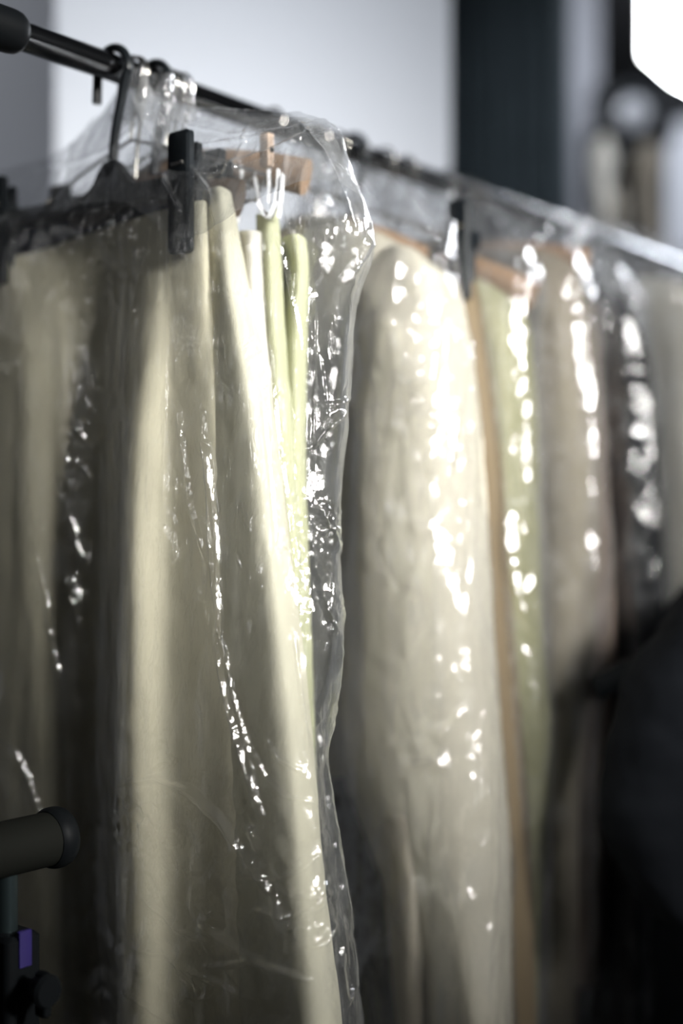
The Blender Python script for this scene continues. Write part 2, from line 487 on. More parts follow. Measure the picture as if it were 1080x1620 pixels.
# ================================================================== clothes rack
rack = thing('clothes_rack', st(0.7, 0, 0), 'long chrome-railed clothes rack carrying all the bagged clothes', 'clothes rack')
MB().tube([st(t_, 0, RZ(t_)) for t_ in (-0.02, 0.4, 1.0, 1.75)], RAIL_R, 40).build('rail', M['chrome'], rack)
for (t0, t1) in ((-0.045, 0.012), (1.73, 1.79)):
    m = MB()
    n = 12
    pts = [st(t0 + (t1 - t0) * i / n, 0, RZ(t0)) for i in range(n + 1)]
    rr = [0.0185 * min(1, math.sqrt(max(0.02, 1 - (abs(2 * i / n - 1)) ** 6))) for i in range(n + 1)]
    m.tube(pts, rr, 32).build('end_cap', M['rubber'], rack, auto=60)
for t in (-0.045, 1.765):
    MB().tube([st(t, 0, RZ(t) - 0.015), st(t, 0, 0.9), st(t, 0, 0.12)], 0.0125, 20).build('post', M['chrome'], rack)
    MB().tube([st(t, -0.26, 0.11), st(t, 0, 0.115), st(t, 0.26, 0.11)], 0.014, 16).build('foot', M['chrome'], rack)
    for s in (-0.24, 0.24):
        MB().tube([st(t - 0.011, s, 0.04), st(t + 0.011, s, 0.04)], 0.04, 24).build('caster', M['rubber'], rack)
        MB().tube([st(t, s, 0.045), st(t, s, 0.11)], 0.008, 10).build('caster_stem', M['steel'], rack)
for z in (0.16,):
    MB().tube([st(-0.045, 0, z), st(0.8, 0, z), st(1.765, 0, z)], 0.01, 16).build('lower_rail', M['chrome'], rack)


# ================================================================== lower frame at bottom left
e = hit(98, 1322, 0.0)
lf_s = float((e - R0) @ P); lf_z = float(e[2])
frame = thing('folding_stand', st(-0.09, lf_s, 0), 'dark tubular stand with a black ringed end cap, seen at lower left before the skirt', 'stand')
MB().tube([st(-0.42, lf_s, lf_z), st(-0.2, lf_s, lf_z), st(-0.012, lf_s, lf_z)], 0.0215, 32).build('tube', plain('dark_grey_tube', (0.010, 0.0105, 0.009), 0.7, 0, 0.1, spec=0.04), frame)
MB().tube([st(-0.016 + 0.0024 * i, lf_s, lf_z) for i in range(9)], [0.0222, 0.0238, 0.0244, 0.0246, 0.0246, 0.0244, 0.0236, 0.022, 0.017], 32).build('end_cap', M['rubber'], frame)
pq = hit(18, 1500, -0.055); ps = float((pq - R0) @ P)
MB().tube([st(-0.055, lf_s, lf_z - 0.018), st(-0.055, lf_s, 1.0), st(-0.055, lf_s, 0.03)], 0.009, 20).build('post', plain('teal_dark_metal', (0.05, 0.07, 0.075), 0.3, 0.8), frame)
cl = at(20, 1600, 1.045)
MB().box(st(-0.055, lf_s + 0.004, EYE - 0.42), (P, D, (0, 0, 1)), (0.038, 0.034, 0.19), 0.006).build('clamp', M['rubber'], frame)
kn = MB()
kc = st(-0.055, lf_s + 0.022, EYE - 0.362)
kn.tube([kc, kc + P * 0.014], 0.005, 14)
kn.tube([kc + P * 0.012, kc + P * 0.016, kc + P * 0.028, kc + P * 0.031], [0.006, 0.010, 0.013, 0.011], 20)
kn.box(kc + P * 0.023 + np.array([0, 0, -0.003]), (P, D, (0, 0, 1)), (0.013, 0.008, 0.034), 0.003)
kn.build('knob', M['rubber'], frame)
MB().box(st(-0.055, lf_s + 0.0225, EYE - 0.335), (P, D, (0, 0, 1)), (0.004, 0.012, 0.028), 0.001).build('clip', M['purple'], frame)
for s2 in (-0.2, 0.2):
    MB().tube([st(-0.055, lf_s, 0.16), st(-0.055, lf_s + s2, 0.012)], 0.008, 12).build('leg', M['rubber'], frame)


# ================================================================== hangers
def hook_pts(t, rr=0.0165, drop=0.11, tail=0.0, n=16, drip=0.012):
    """question-mark hook over the rail, in the plane across it"""
    pts = []
    z0 = RZ(t) - drop
    pts.append(st(t, 0.0, z0)); pts.append(st(t, 0.003, z0 + drop * 0.35))
    pts.append(st(t, rr * 0.85, RZ(t) - rr * 0.6))
    for i in range(n + 1):
        an = math.radians(-10 + i * (200 + tail) / n)
        pts.append(st(t, rr * math.cos(an), RZ(t) + - max(0, rr - 0.0175) + rr * math.sin(an)))
    last = pts[-1]
    pts.append(last + np.array([0, 0, -drip]) + P * -0.001)
    return pts

def smooth_path(pts, k=4):
    pts = np.array(pts); x = np.arange(len(pts)); q = np.linspace(0, len(pts) - 1, (len(pts) - 1) * k + 1)
    return cubic(x, pts, q)

def clip_hanger(t, drop, half_l, half_r, label, group=None, clip_tops=0.03, lead=0.09):
    """black plastic bar hanger with two clips"""
    zb = RZ(t) - drop
    h = thing('clip_hanger', st(t, 0, RZ(t)), label, 'clothes hanger', group)
    MB().tube(smooth_path(hook_pts(t, 0.0205, drop - 0.02, drip=0.022)), 0.0042, 12, flat=(1.1, 0.95)).build('hook', M['black'], h)
    # flared shoulder under the hook
    G = []
    nx = 40
    bm = MB()
    top = []; bot = []
    s0, s1 = -half_l - 0.02, half_r + 0.015
    for i in range(nx + 1):
        s = s0 + (s1 - s0) * i / nx
        top.append((s, zb + 0.007 + 0.026 * math.exp(-(abs(s) / 0.021) ** 3)))
        bot.append((s, zb - 0.009))
    vs = []; fs = []
    for i in range(nx + 1):
        for (dw) in (-0.004, 0.004):
            vs.append(st(t + dw, top[i][0], top[i][1])); vs.append(st(t + dw * 1.6, bot[i][0], bot[i][1]))
    for i in range(nx):
        a = i * 4; b = a + 4
        fs += [(a, a + 1, b + 1, b), (a + 2, b + 2, b + 3, a + 3), (a, b, b + 2, a + 2), (a + 1, a + 3, b + 3, b + 1)]
    fs += [(0, 2, 3, 1), (nx * 4, nx * 4 + 1, nx * 4 + 3, nx * 4 + 2)]
    bm.add(vs, fs).build('bar', M['black'], h, auto=30)
    for s in (-half_l, half_r):
        cb = MB()
        cb.box(st(t - 0.011, s, zb - 0.012), (P, (0, 0, 1), D), (0.026, 0.104, 0.009), 0.004)
        cb.box(st(t + 0.004, s - 0.002, zb - 0.012), (P, (0, 0, 1), D), (0.021, 0.090, 0.007), 0.003)
        cb.box(st(t, s, zb + 0.002), (P, (0, 0, 1), D), (0.014, 0.03, 0.020), 0.002)
        co = cb.build('clip', M['black'], h)
        MB().tube([st(t - 0.0155, s - 0.007, zb + 0.012), st(t - 0.0155, s + 0.007, zb + 0.012)], 0.0018, 8).build('pivot_pin', M['steel'], co)
    return h

def wood_hanger(t, label, half=0.19, drop=0.075, fall=0.06, mat='wood', group=None):
    h = thing('coat_hanger', st(t, 0, RZ(t)), label, 'clothes hanger', group)
    MB().tube(smooth_path(hook_pts(t, 0.0165, drop)), 0.0017, 8).build('hook', M['steel'], h)
    pts = []; rs = []
    for i in range(25):
        q = i / 12 - 1
        pts.append(st(t + 0.018 * q * q, q * half, RZ(t) - drop - 0.008 - fall * abs(q) ** 1.5))
        rs.append(0.010 + 0.004 * abs(q))
    MB().tube(pts, rs, 14, flat=(0.65, 1.2)).build('shoulders', M[mat], h)
    return h

def wire_hanger(t, label, half=0.17, drop=0.06, fall=0.055, group=None, mat='steel', bar=True):
    h = thing('wire_hanger', st(t, 0, RZ(t)), label, 'clothes hanger', group)
    MB().tube(smooth_path(hook_pts(t, 0.0158, drop)), 0.0016, 8).build('hook', M[mat], h)
    z0 = RZ(t) - drop; z1 = z0 - fall
    MB().tube([st(t, 0, z0), st(t, half * 0.5, z0 - fall * 0.45), st(t, half, z1), st(t, half * 0.96, z1 - 0.008),
               st(t, 0, z1 - 0.01), st(t, -half * 0.96, z1 - 0.008), st(t, -half, z1), st(t, -half * 0.5, z0 - fall * 0.45), st(t, 0, z0)], 0.0016, 8).build('frame', M[mat], h)
    return h


# ================================================================== lofted cloth
def loft(name, rows, mat, parent=None, thick=0.03, nu=90, nv=160, hem=0.45, closed=True, fold=0.002, fscale=26, seed=1,
         disp=None, front_only=False, flare=0.0, solid=0.0015, near=0.5):
    """rows: [(py, [(px, tau) or (px, tau, dpy)])]; knots go left to right on the near side, the far side follows by itself"""
    K = []
    for (py, kn) in rows:
        K.append([hit(k[0], py + (k[2] if len(k) > 2 else 0), k[1]) for k in kn])
    K = np.array(K)                                  # R x k x 3
    hs = [K[i, :, 2].mean() for i in range(len(K))]
    if hem is not None and hs[-1] > hem + 0.02:      # goes on down below the frame
        last = K[-1].copy(); prev = K[-2]
        dz = hs[-2] - hs[-1]; step = hs[-1] - hem
        nxt = last + (last - prev) * min(1.0, step / dz) * 0.5 * np.array([1, 1, 0])
        nxt[:, 2] = hem
        K = np.concatenate([K, nxt[None]], 0); hs.append(hem)
    if closed:
        # far side: tapers in a little towards the back, like a body thicker on the near side
        back = K[:, ::-1].copy()
        sb = (back - R0) @ P; tb = (back - R0) @ D
        smx = sb.max(axis=1, keepdims=True); smn = sb.min(axis=1, keepdims=True)
        u = back[..., 0] / back[..., 1]
        yb = (Q + tb + thick) / (u * D[0] + D[1])
        pr = np.stack([u * yb, yb, back[..., 2]], -1)
        g = np.clip((sb - smn) / (smx - smn + 1e-6) * 1.5 - 0.3, 0, 1)[..., None]
        bt = (back + D * thick) * (1 - g) + pr * g - P * (0.006 * g)
        K = np.concatenate([K, bt], 1)
        K = np.concatenate([K[:, -2:], K, K[:, :3]], 1)
        n = K.shape[1]
        kf = (n - 5) // 2; nf_ = int(nu * near)
        xq = np.concatenate([np.linspace(2, 1.3 + kf, nf_, endpoint=False), np.linspace(1.3 + kf, n - 3, nu - nf_, endpoint=False)])
        Gk = cubic(np.arange(n), np.swapaxes(K, 0, 1), xq)       # nu x R x 3
    else:
        n = K.shape[1]
        Gk = cubic(np.arange(n), np.swapaxes(K, 0, 1), np.linspace(0, n - 1, nu))
    Gk = np.swapaxes(Gk, 0, 1)                                   # R x nu x 3
    x = -np.array(hs); q = np.linspace(x[0], x[-1], nv)
    G = cubic(x, Gk, q)
    Nn = grid_normals(G)
    s = (G - R0) @ P; ta = (G - R0) @ D; z = G[..., 2]
    run = np.clip((z[0].mean() - z) / 0.25, 0.15, 1.0)
    f = vnoise(s * fscale + ta * fscale * 0.7, z * 2.2, ta * 6, seed) + 0.5 * vnoise(s * fscale * 2.3, z * 4, ta * 9, seed + 3)
    d = f * fold * run + 0.0006 * vnoise(s * 90, z * 60, ta * 30, seed + 8)
    G = G + Nn * d[..., None]
    if disp is not None:
        G = disp(G, Nn, s, ta, z)
    o = fast_grid(name, G, M[mat] if isinstance(mat, str) else mat, parent, closed)
    if solid:
        md = o.modifiers.new('thickness', 'SOLIDIFY'); md.thickness = solid; md.offset = -1
    return o

def poly_dist(U, pts):
    """distance and run position of image points U to a polyline"""
    best = np.full(U.shape[:-1], 1e9); tt = np.zeros(U.shape[:-1])
    pts = np.array(pts, float); L = np.concatenate([[0], np.cumsum(np.linalg.norm(np.diff(pts, axis=0), axis=1))])
    side = np.zeros(U.shape[:-1])
    for i in range(len(pts) - 1):
        a, b = pts[i], pts[i + 1]; ab = b - a
        t = np.clip(((U - a) @ ab) / (ab @ ab), 0, 1)
        d = U - (a + t[..., None] * ab)
        dist = np.linalg.norm(d, axis=-1)
        m = dist < best
        best = np.where(m, dist, best)
        tt = np.where(m, (L[i] + t * (L[i + 1] - L[i])) / L[-1], tt)
    return best, tt

def film_disp(ridges=(), crumple=0.0025, patches=(), vert=0.002, seed=5, base=0.0009, cell=30, rw=1.0, ra=1.0):
    """film relief: long hanging creases, facets, and single pinched folds"""
    def f(G, Nn, s, ta, z):
        U = proj(G)
        d = vert * ridged(s * 22 + ta * 15, z * 3.0, seed, 3)
        d = d + base * worley(s * cell * 1.3 + ta * cell, z * cell * 0.7, seed) * 2
        d = d + crumple * 0.5 * worley(s * 11 + ta * 9 + 0.15 * vnoise(s * 9, z * 9, ta, seed), z * 6.5, seed + 2)
        d = d + base * 0.7 * vnoise(s * 70, z * 48, ta * 60, seed + 4)
        for (cx, cy, r, amp, sc_) in patches:
            g = np.exp(-(((U[..., 0] - cx) ** 2 + (U[..., 1] - cy) ** 2) / (r * r)))
            d = d + g * amp * (worley(s * sc_ + ta * sc_, z * sc_, seed + 7) + 0.6 * vnoise(s * sc_ * 1.7, z * sc_ * 1.7, ta * sc_, seed + 9))
        for (pts, wd, amp) in ridges:
            wd = wd * rw; amp = amp * ra
            dist, tt = poly_dist(U, pts)
            e = np.clip(np.minimum(tt, 1 - tt) * 6, 0, 1)
            prof = np.maximum(0, 1 - dist / wd)
            d = d + amp * prof * (0.35 + 0.65 * e) * (1 + 0.08 * vnoise(tt * 30, tt * 0, tt * 0, seed + 3))
        return G + Nn * d[..., None]
    return f

# ---------------------------------------------------------------- front skirt on the clip hanger
tA = station(178)
clip_hanger(tA, 0.117, 0.153, 0.099, 'black plastic clip hanger, frontmost on the rail, holding the cream skirt')
loft('skirt', [
    (0, [(-70, tA + 0.004, 437), (-5, tA, 412), (55, tA + 0.012, 400), (118, tA + 0.022, 378), (178, tA + 0.024, 358), (238, tA + 0.014, 340), (285, tA, 326), (322, tA + 0.004, 318)]),
    (520, [(-78, tA + 0.004), (12, tA - 0.004), (60, tA + 0.004), (122, tA + 0.028), (184, tA + 0.030), (226, tA - 0.012), (275, tA - 0.006), (332, tA + 0.003)]),
    (720, [(-88, tA + 0.004), (18, tA - 0.006), (68, tA + 0.002), (124, tA + 0.032), (180, tA + 0.034), (206, tA - 0.030), (270, tA - 0.010), (345, tA + 0.003)]),
    (1000, [(-96, tA + 0.002), (24, tA - 0.010), (78, tA + 0.000), (126, tA + 0.030), (176, tA + 0.034), (198, tA - 0.040), (272, tA - 0.016), (365, tA + 0.000)]),
    (1300, [(-104, tA), (34, tA - 0.014), (90, tA - 0.004), (136, tA + 0.024), (172, tA + 0.030), (196, tA - 0.044), (280, tA - 0.022), (385, tA - 0.006)]),
    (1620, [(-112, tA), (40, tA - 0.016), (100, tA - 0.006), (142, tA + 0.020), (176, tA + 0.022), (204, tA - 0.046), (290, tA - 0.024), (400, tA - 0.010)]),
], 'cream', thick=0.035, nu=240, nv=260, fold=0.0022, seed=11, hem=0.5)
tag(bpy.data.objects['skirt'], 'cream cotton skirt hanging from two black clips, frontmost on the rack', 'skirt')
# navy waistband lining seen above the skirt's front edge
# ---------------------------------------------------------------- trousers right behind, edge catching the light
tB = station(214)
def rows_simple(edges, t, left, bulge=0.02, back=0.012):
    out = []
    for (y, xl, xr) in edges:
        w_ = xr - xl
        out.append((y, [(xl, t + back), (xl + w_ * 0.2, t - bulge * 0.6), (xl + w_ * 0.5, t - bulge), (xl + w_ * 0.8, t - bulge * 0.55), (xr, t + back)]))
    return out
sk = bpy.data.objects['skirt']
lin = loft('waistband_lining', [
    (0, [(12, tA + 0.035, 345), (90, tA + 0.035, 322), (180, tA + 0.035, 296), (266, tA + 0.032, 270)]),
    (60, [(12, tA + 0.030, 355), (90, tA + 0.031, 341), (180, tA + 0.031, 315), (270, tA + 0.030, 285)]),
], 'navy', sk, closed=False, hem=None, nu=60, nv=16, fold=0.001, seed=3)
tag(lin, 'dark navy waistband lining')

wood_hanger(tB, 'wooden coat hanger just behind the front clip hanger', half=0.115, drop=0.098, fall=0.02, mat='darkwood')
oB = loft('trousers', [
    (304, [(322, tB + 0.006), (334, tB - 0.008, -6), (348, tB - 0.010, -8), (363, tB + 0.002, 2)]),
    (330, [(318, tB + 0.008), (332, tB - 0.010), (352, tB - 0.012), (368, tB + 0.004)]),
    (450, [(308, tB - 0.010), (335, tB - 0.016), (364, tB - 0.020), (389, tB + 0.006)]),
    (650, [(305, tB - 0.016), (350, tB - 0.024), (398, tB - 0.026), (430, tB + 0.008)]),
    (800, [(305, tB - 0.020), (360, tB - 0.028), (416, tB - 0.028), (448, tB + 0.008)]),
    (1100, [(305, tB - 0.024), (375, tB - 0.034), (450, tB - 0.034), (484, tB + 0.006)]),
    (1400, [(305, tB - 0.028), (385, tB - 0.040), (474, tB - 0.038), (511, tB + 0.004)]),
    (1620, [(305, tB - 0.030), (395, tB - 0.042), (496, tB - 0.042), (535, tB + 0.002)]),
], 'cream2', thick=0.018, nu=160, nv=260, fold=0.0014, seed=21, hem=0.5)
tag(oB, 'ivory trousers folded to a pale upright edge, just behind the cream skirt', 'trousers')

tC = station(243)
hc = clip_hanger(tC, 0.120, 0.12, 0.088, 'black plastic clip hanger with the white strip hanging from it', clip_tops=0.02)
oC = loft('blouse', [
    (368, [(372, tC + 0.006), (386, tC - 0.006, -3), (398, tC - 0.008, -3), (411, tC + 0.004)]),
    (450, [(372, tC + 0.006), (388, tC - 0.010), (402, tC - 0.010), (415, tC + 0.004)]),
    (700, [(372, tC + 0.006), (398, tC - 0.012), (424, tC - 0.012), (442, tC + 0.004)]),
    (1100, [(372, tC + 0.006), (410, tC - 0.012), (455, tC - 0.012), (478, tC + 0.004)]),
    (1500, [(372, tC + 0.006), (420, tC - 0.012), (480, tC - 0.012), (505, tC + 0.004)]),
], 'ivory', thick=0.012, nu=90, nv=160, fold=0.001, seed=31, hem=0.75)
tag(oC, 'off-white folded blouse between the ivory trousers and the lime camisole', 'blouse')

tD = station(262)
wire_hanger(tD, 'thin wire hanger over the rail, holding the pale lime camisole', half=0.12)
oD = loft('camisole', [
    (330, [(408, tD + 0.006, 8), (416, tD - 0.005, 10), (426, tD - 0.006, 6), (436, tD + 0.003, -2)]),
    (365, [(408, tD + 0.006), (417, tD - 0.008), (428, tD - 0.008), (440, tD + 0.004)]),
    (480, [(408, tD + 0.008), (421, tD - 0.012), (434, tD - 0.012), (446, tD + 0.004)]),
    (700, [(408, tD + 0.008), (432, tD - 0.014), (452, tD - 0.012), (464, tD + 0.004)]),
    (1000, [(408, tD + 0.008), (440, tD - 0.014), (470, tD - 0.012), (482, tD + 0.004)]),
    (1400, [(408, tD + 0.008), (450, tD - 0.014), (480, tD - 0.012), (496, tD + 0.004)]),
], 'lime', thick=0.012, nu=90, nv=160, fold=0.0018, seed=41, hem=0.8)
tag(oD, 'pale lime camisole with white ribbon straps, clipped by a wooden peg', 'camisole')
for a_, b_ in (((383, 262), (376, 352)), ((400, 268), (412, 335)), ((424, 255), (426, 322)), ((441, 268), (432, 340)), ((447, 275), (441, 345))):
    p0, p1 = hit(a_[0], a_[1], tD - 0.004), hit(b_[0], b_[1], tD - 0.010)
    mid = (p0 + p1) / 2 + P * 0.001
    MB().tube(smooth_path([p0, mid, p1]), 0.0017, 8, flat=(1.4, 0.35)).build('strap', M['white'], oD)
pa, pb = hit(410, 322, tD - 0.012), hit(424, 345, tD - 0.012); pc_ = hit(438, 318, tD - 0.012)
MB().tube(smooth_path([pa, pb, pc_]), 0.0042, 10, flat=(1.0, 0.3)).build('bow', M['white'], oD)
pg = hit(421, 238, tD - 0.010)
peg = MB()
for dz_ in (-0.0016, 0.0028):
    peg.box(pg + D * dz_, (P, (0, 0, 1), D), (0.0105, 0.030, 0.0035), 0.002)
pego = peg.build('clothes_peg', M['peg'])
tag(pego, 'small pale wooden clothes peg pinched over the lime camisole straps', 'clothes peg')
MB().tube([pg + P * -0.006 + D * 0.0005, pg + P * 0.006 + D * 0.0005], 0.0026, 12).build('spring', M['steel'], pego)

tE = station(285)
wood_hanger(tE, 'pale wooden coat hanger carrying the folded lime scarf', half=0.142, drop=0.062, fall=0.03, mat='wood')
oE = loft('scarf', [
    (372, [(442, tE + 0.004, 14), (452, tE - 0.012, 2), (468, tE - 0.014, -2), (481, tE + 0.002, 8)]),
    (420, [(440, tE + 0.006), (455, tE + 0.004), (470, tE - 0.010), (486, tE + 0.004)]),
    (500, [(438, tE + 0.006), (454, tE - 0.008), (470, tE - 0.012), (484, tE + 0.004)]),
    (700, [(436, tE + 0.008), (456, tE - 0.014), (472, tE - 0.012), (482, tE + 0.004)]),
    (1000, [(436, tE + 0.008), (458, tE - 0.014), (478, tE - 0.012), (490, tE + 0.004)]),
    (1400, [(436, tE + 0.008), (462, tE - 0.014), (486, tE - 0.012), (500, tE + 0.004)]),
], 'lime2', thick=0.012, nu=90, nv=160, fold=0.0014, seed=51, hem=0.85)
tag(oE, 'soft lime scarf looped over its hanger beside the lime camisole', 'scarf')

# ---------------------------------------------------------------- beige jacket with sleeve
tF = station(500)
wood_hanger(tF, 'tan wooden coat hanger inside the beige jacket', half=0.125, drop=0.085, fall=0.05)
jk = thing('jacket', st(tF, 0, 0.9), 'long beige wool jacket with a rounded sleeve, in the second film bag', 'jacket')
loft('body', [
    (352, [(455, tF + 0.01, -6), (500, tF - 0.004, -12), (560, tF - 0.008, 0), (640, tF + 0.004, 40)]),
    (430, [(420, tF + 0.02), (480, tF - 0.02), (570, tF - 0.028), (690, tF + 0.012)]),
    (650, [(410, tF + 0.02), (480, tF - 0.012), (580, tF - 0.012), (712, tF + 0.012)]),
    (1000, [(405, tF + 0.02), (490, tF - 0.008), (590, tF - 0.006), (730, tF + 0.012)]),
    (1230, [(400, tF + 0.02), (500, tF - 0.004), (600, tF + 0.000), (745, tF + 0.014)]),
], 'beige', jk, thick=0.03, nu=120, nv=150, fold=0.003, seed=61, hem=None)
loft('sleeve', [
    (392, [(604, tF - 0.004, 10), (625, tF - 0.026, -4), (655, tF - 0.022, 4), (680, tF + 0.008, 30)]),
    (440, [(572, tF - 0.030), (608, tF - 0.050), (668, tF - 0.048), (712, tF + 0.010)]),
    (520, [(556, tF - 0.036), (600, tF - 0.068), (680, tF - 0.046), (735, tF + 0.014)]),
    (620, [(552, tF - 0.038), (596, tF - 0.062), (686, tF - 0.048), (748, tF + 0.014)]),
    (800, [(545, tF - 0.040), (590, tF - 0.070), (694, tF - 0.050), (758, tF + 0.014)]),
    (1000, [(534, tF - 0.042), (588, tF - 0.068), (700, tF - 0.050), (770, tF + 0.014)]),
    (1190, [(533, tF - 0.042), (588, tF - 0.066), (708, tF - 0.050), (786, tF + 0.014)]),
    (1350, [(585, tF - 0.010), (628, tF - 0.054), (722, tF - 0.048), (799, tF + 0.014)]),
    (1500, [(640, tF - 0.006), (672, tF - 0.044), (738, tF - 0.044), (803, tF + 0.014)]),
    (1620, [(668, tF - 0.002), (695, tF - 0.036), (752, tF - 0.050), (806, tF + 0.014)]),
    (1720, [(684, tF - 0.002), (705, tF - 0.030), (756, tF - 0.042), (806, tF + 0.014)]),
], 'beige', jk, thick=0.035, nu=170, nv=200, fold=0.0034, fscale=18, seed=71, hem=None)
loft('placket', [
    (1290, [(600, tF - 0.050), (620, tF - 0.060), (640, tF - 0.060), (655, tF - 0.050)]),
    (1420, [(610, tF - 0.040), (632, tF - 0.055), (652, tF - 0.055), (664, tF - 0.042)]),
    (1620, [(628, tF - 0.030), (640, tF - 0.045), (656, tF - 0.045), (666, tF - 0.032)]),
    (1740, [(636, tF - 0.030), (644, tF - 0.042), (658, tF - 0.042), (666, tF - 0.030)]),
], 'taupe', jk, thick=0.01, nu=50, nv=60, fold=0.001, seed=73, hem=None)

tF2 = station(530)  # added dark garment, stands in for shade on the jacket's lower body
wire_hanger(tF2, 'wire hanger just behind the beige jacket, holding the added shade trousers', half=0.14)
oF2 = loft('shade_trousers', [
    (400, [(470, tF2 + 0.004), (530, tF2 - 0.008), (620, tF2 - 0.008), (680, tF2 + 0.004)]),
    (800, [(440, tF2 + 0.004), (530, tF2 - 0.012), (630, tF2 - 0.012), (720, tF2 + 0.004)]),
    (1200, [(430, tF2 + 0.004), (530, tF2 - 0.014), (640, tF2 - 0.014), (740, tF2 + 0.004)]),
    (1620, [(430, tF2 + 0.004), (530, tF2 - 0.014), (640, tF2 - 0.014), (750, tF2 + 0.004)]),
], 'shade_olive', thick=0.012, nu=90, nv=120, fold=0.002, seed=77, hem=0.5)
tag(oF2, 'dark olive trousers added for the shade low behind the tapering beige sleeve', 'trousers')

# ---------------------------------------------------------------- tan skirt on the second clip hanger
tG = station(556)
clip_hanger(tG, 0.116, 0.10, 0.150, 'black clip hanger behind the beige jacket, its clip standing up clear', lead=0.1)
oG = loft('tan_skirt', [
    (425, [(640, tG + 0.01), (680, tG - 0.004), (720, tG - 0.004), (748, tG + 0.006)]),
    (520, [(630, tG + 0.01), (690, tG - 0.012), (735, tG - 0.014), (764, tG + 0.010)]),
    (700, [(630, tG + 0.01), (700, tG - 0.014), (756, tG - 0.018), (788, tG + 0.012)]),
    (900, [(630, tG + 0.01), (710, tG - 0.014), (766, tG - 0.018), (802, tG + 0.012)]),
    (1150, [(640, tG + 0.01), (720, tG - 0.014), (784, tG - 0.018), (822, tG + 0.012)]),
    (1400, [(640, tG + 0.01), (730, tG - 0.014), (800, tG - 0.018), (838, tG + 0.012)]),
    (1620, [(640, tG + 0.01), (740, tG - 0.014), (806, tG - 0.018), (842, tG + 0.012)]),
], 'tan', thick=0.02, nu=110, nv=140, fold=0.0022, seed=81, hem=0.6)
tag(oG, 'tan skirt hanging between the beige jacket and the lime coat', 'skirt')

# ---------------------------------------------------------------- lime coat
tH = station(606)
wood_hanger(tH, 'wooden coat hanger inside the yellow-green coat', half=0.185, drop=0.09, fall=0.07)
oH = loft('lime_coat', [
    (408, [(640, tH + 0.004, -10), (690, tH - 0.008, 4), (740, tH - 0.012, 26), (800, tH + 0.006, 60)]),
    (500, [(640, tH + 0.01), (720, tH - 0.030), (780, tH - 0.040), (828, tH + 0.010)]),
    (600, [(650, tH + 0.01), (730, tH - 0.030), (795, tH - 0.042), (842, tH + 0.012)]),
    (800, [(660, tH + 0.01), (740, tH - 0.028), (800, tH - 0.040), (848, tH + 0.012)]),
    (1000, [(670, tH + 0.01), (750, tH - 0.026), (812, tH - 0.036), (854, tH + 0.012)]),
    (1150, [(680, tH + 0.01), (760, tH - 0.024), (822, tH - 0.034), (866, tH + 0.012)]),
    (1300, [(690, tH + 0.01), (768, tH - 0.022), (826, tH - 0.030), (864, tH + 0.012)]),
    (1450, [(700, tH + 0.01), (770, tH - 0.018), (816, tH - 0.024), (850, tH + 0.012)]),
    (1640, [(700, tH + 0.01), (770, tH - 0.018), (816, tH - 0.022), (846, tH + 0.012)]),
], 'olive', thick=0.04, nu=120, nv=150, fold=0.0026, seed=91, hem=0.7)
tag(oH, 'yellow-green coat with a sloping shoulder, behind the tan skirt', 'coat')

# ---------------------------------------------------------------- sand dress, brown trousers
tI = station(704)
wood_hanger(tI, 'wooden coat hanger above the sand dress, its end rising above the film', half=0.18, drop=0.075, fall=0.03)
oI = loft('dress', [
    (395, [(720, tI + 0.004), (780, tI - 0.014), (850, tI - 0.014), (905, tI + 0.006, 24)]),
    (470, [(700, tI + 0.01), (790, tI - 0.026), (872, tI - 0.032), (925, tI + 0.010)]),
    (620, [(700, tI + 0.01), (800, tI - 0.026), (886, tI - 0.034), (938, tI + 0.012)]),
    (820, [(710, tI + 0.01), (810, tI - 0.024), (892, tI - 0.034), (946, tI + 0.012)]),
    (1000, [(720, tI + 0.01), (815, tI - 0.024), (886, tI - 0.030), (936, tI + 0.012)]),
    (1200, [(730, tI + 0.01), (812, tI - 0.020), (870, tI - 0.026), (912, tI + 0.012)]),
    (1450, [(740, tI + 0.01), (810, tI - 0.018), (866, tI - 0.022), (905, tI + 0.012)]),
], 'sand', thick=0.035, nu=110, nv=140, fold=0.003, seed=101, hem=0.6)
tag(oI, 'sand-coloured dress in film, beyond the yellow-green coat', 'dress')
tI2 = station(752)
wire_hanger(tI2, 'wire hanger over the brown trousers, far along the rail', half=0.15)
oI2 = loft('brown_trousers', [
    (480, [(800, tI2 + 0.004), (850, tI2 - 0.01), (900, tI2 - 0.01), (936, tI2 + 0.006)]),
    (700, [(790, tI2 + 0.01), (860, tI2 - 0.02), (920, tI2 - 0.022), (954, tI2 + 0.008)]),
    (950, [(790, tI2 + 0.01), (870, tI2 - 0.02), (930, tI2 - 0.022), (968, tI2 + 0.008)]),
    (1150, [(790, tI2 + 0.01), (870, tI2 - 0.02), (934, tI2 - 0.022), (970, tI2 + 0.008)]),
    (1400, [(790, tI2 + 0.01), (860, tI2 - 0.02), (914, tI2 - 0.022), (950, tI2 + 0.008)]),
], 'brown', thick=0.02, nu=90, nv=120, fold=0.0024, seed=111, hem=0.7)
tag(oI2, 'dark brown trousers showing as a thin edge beside the black dress', 'trousers')

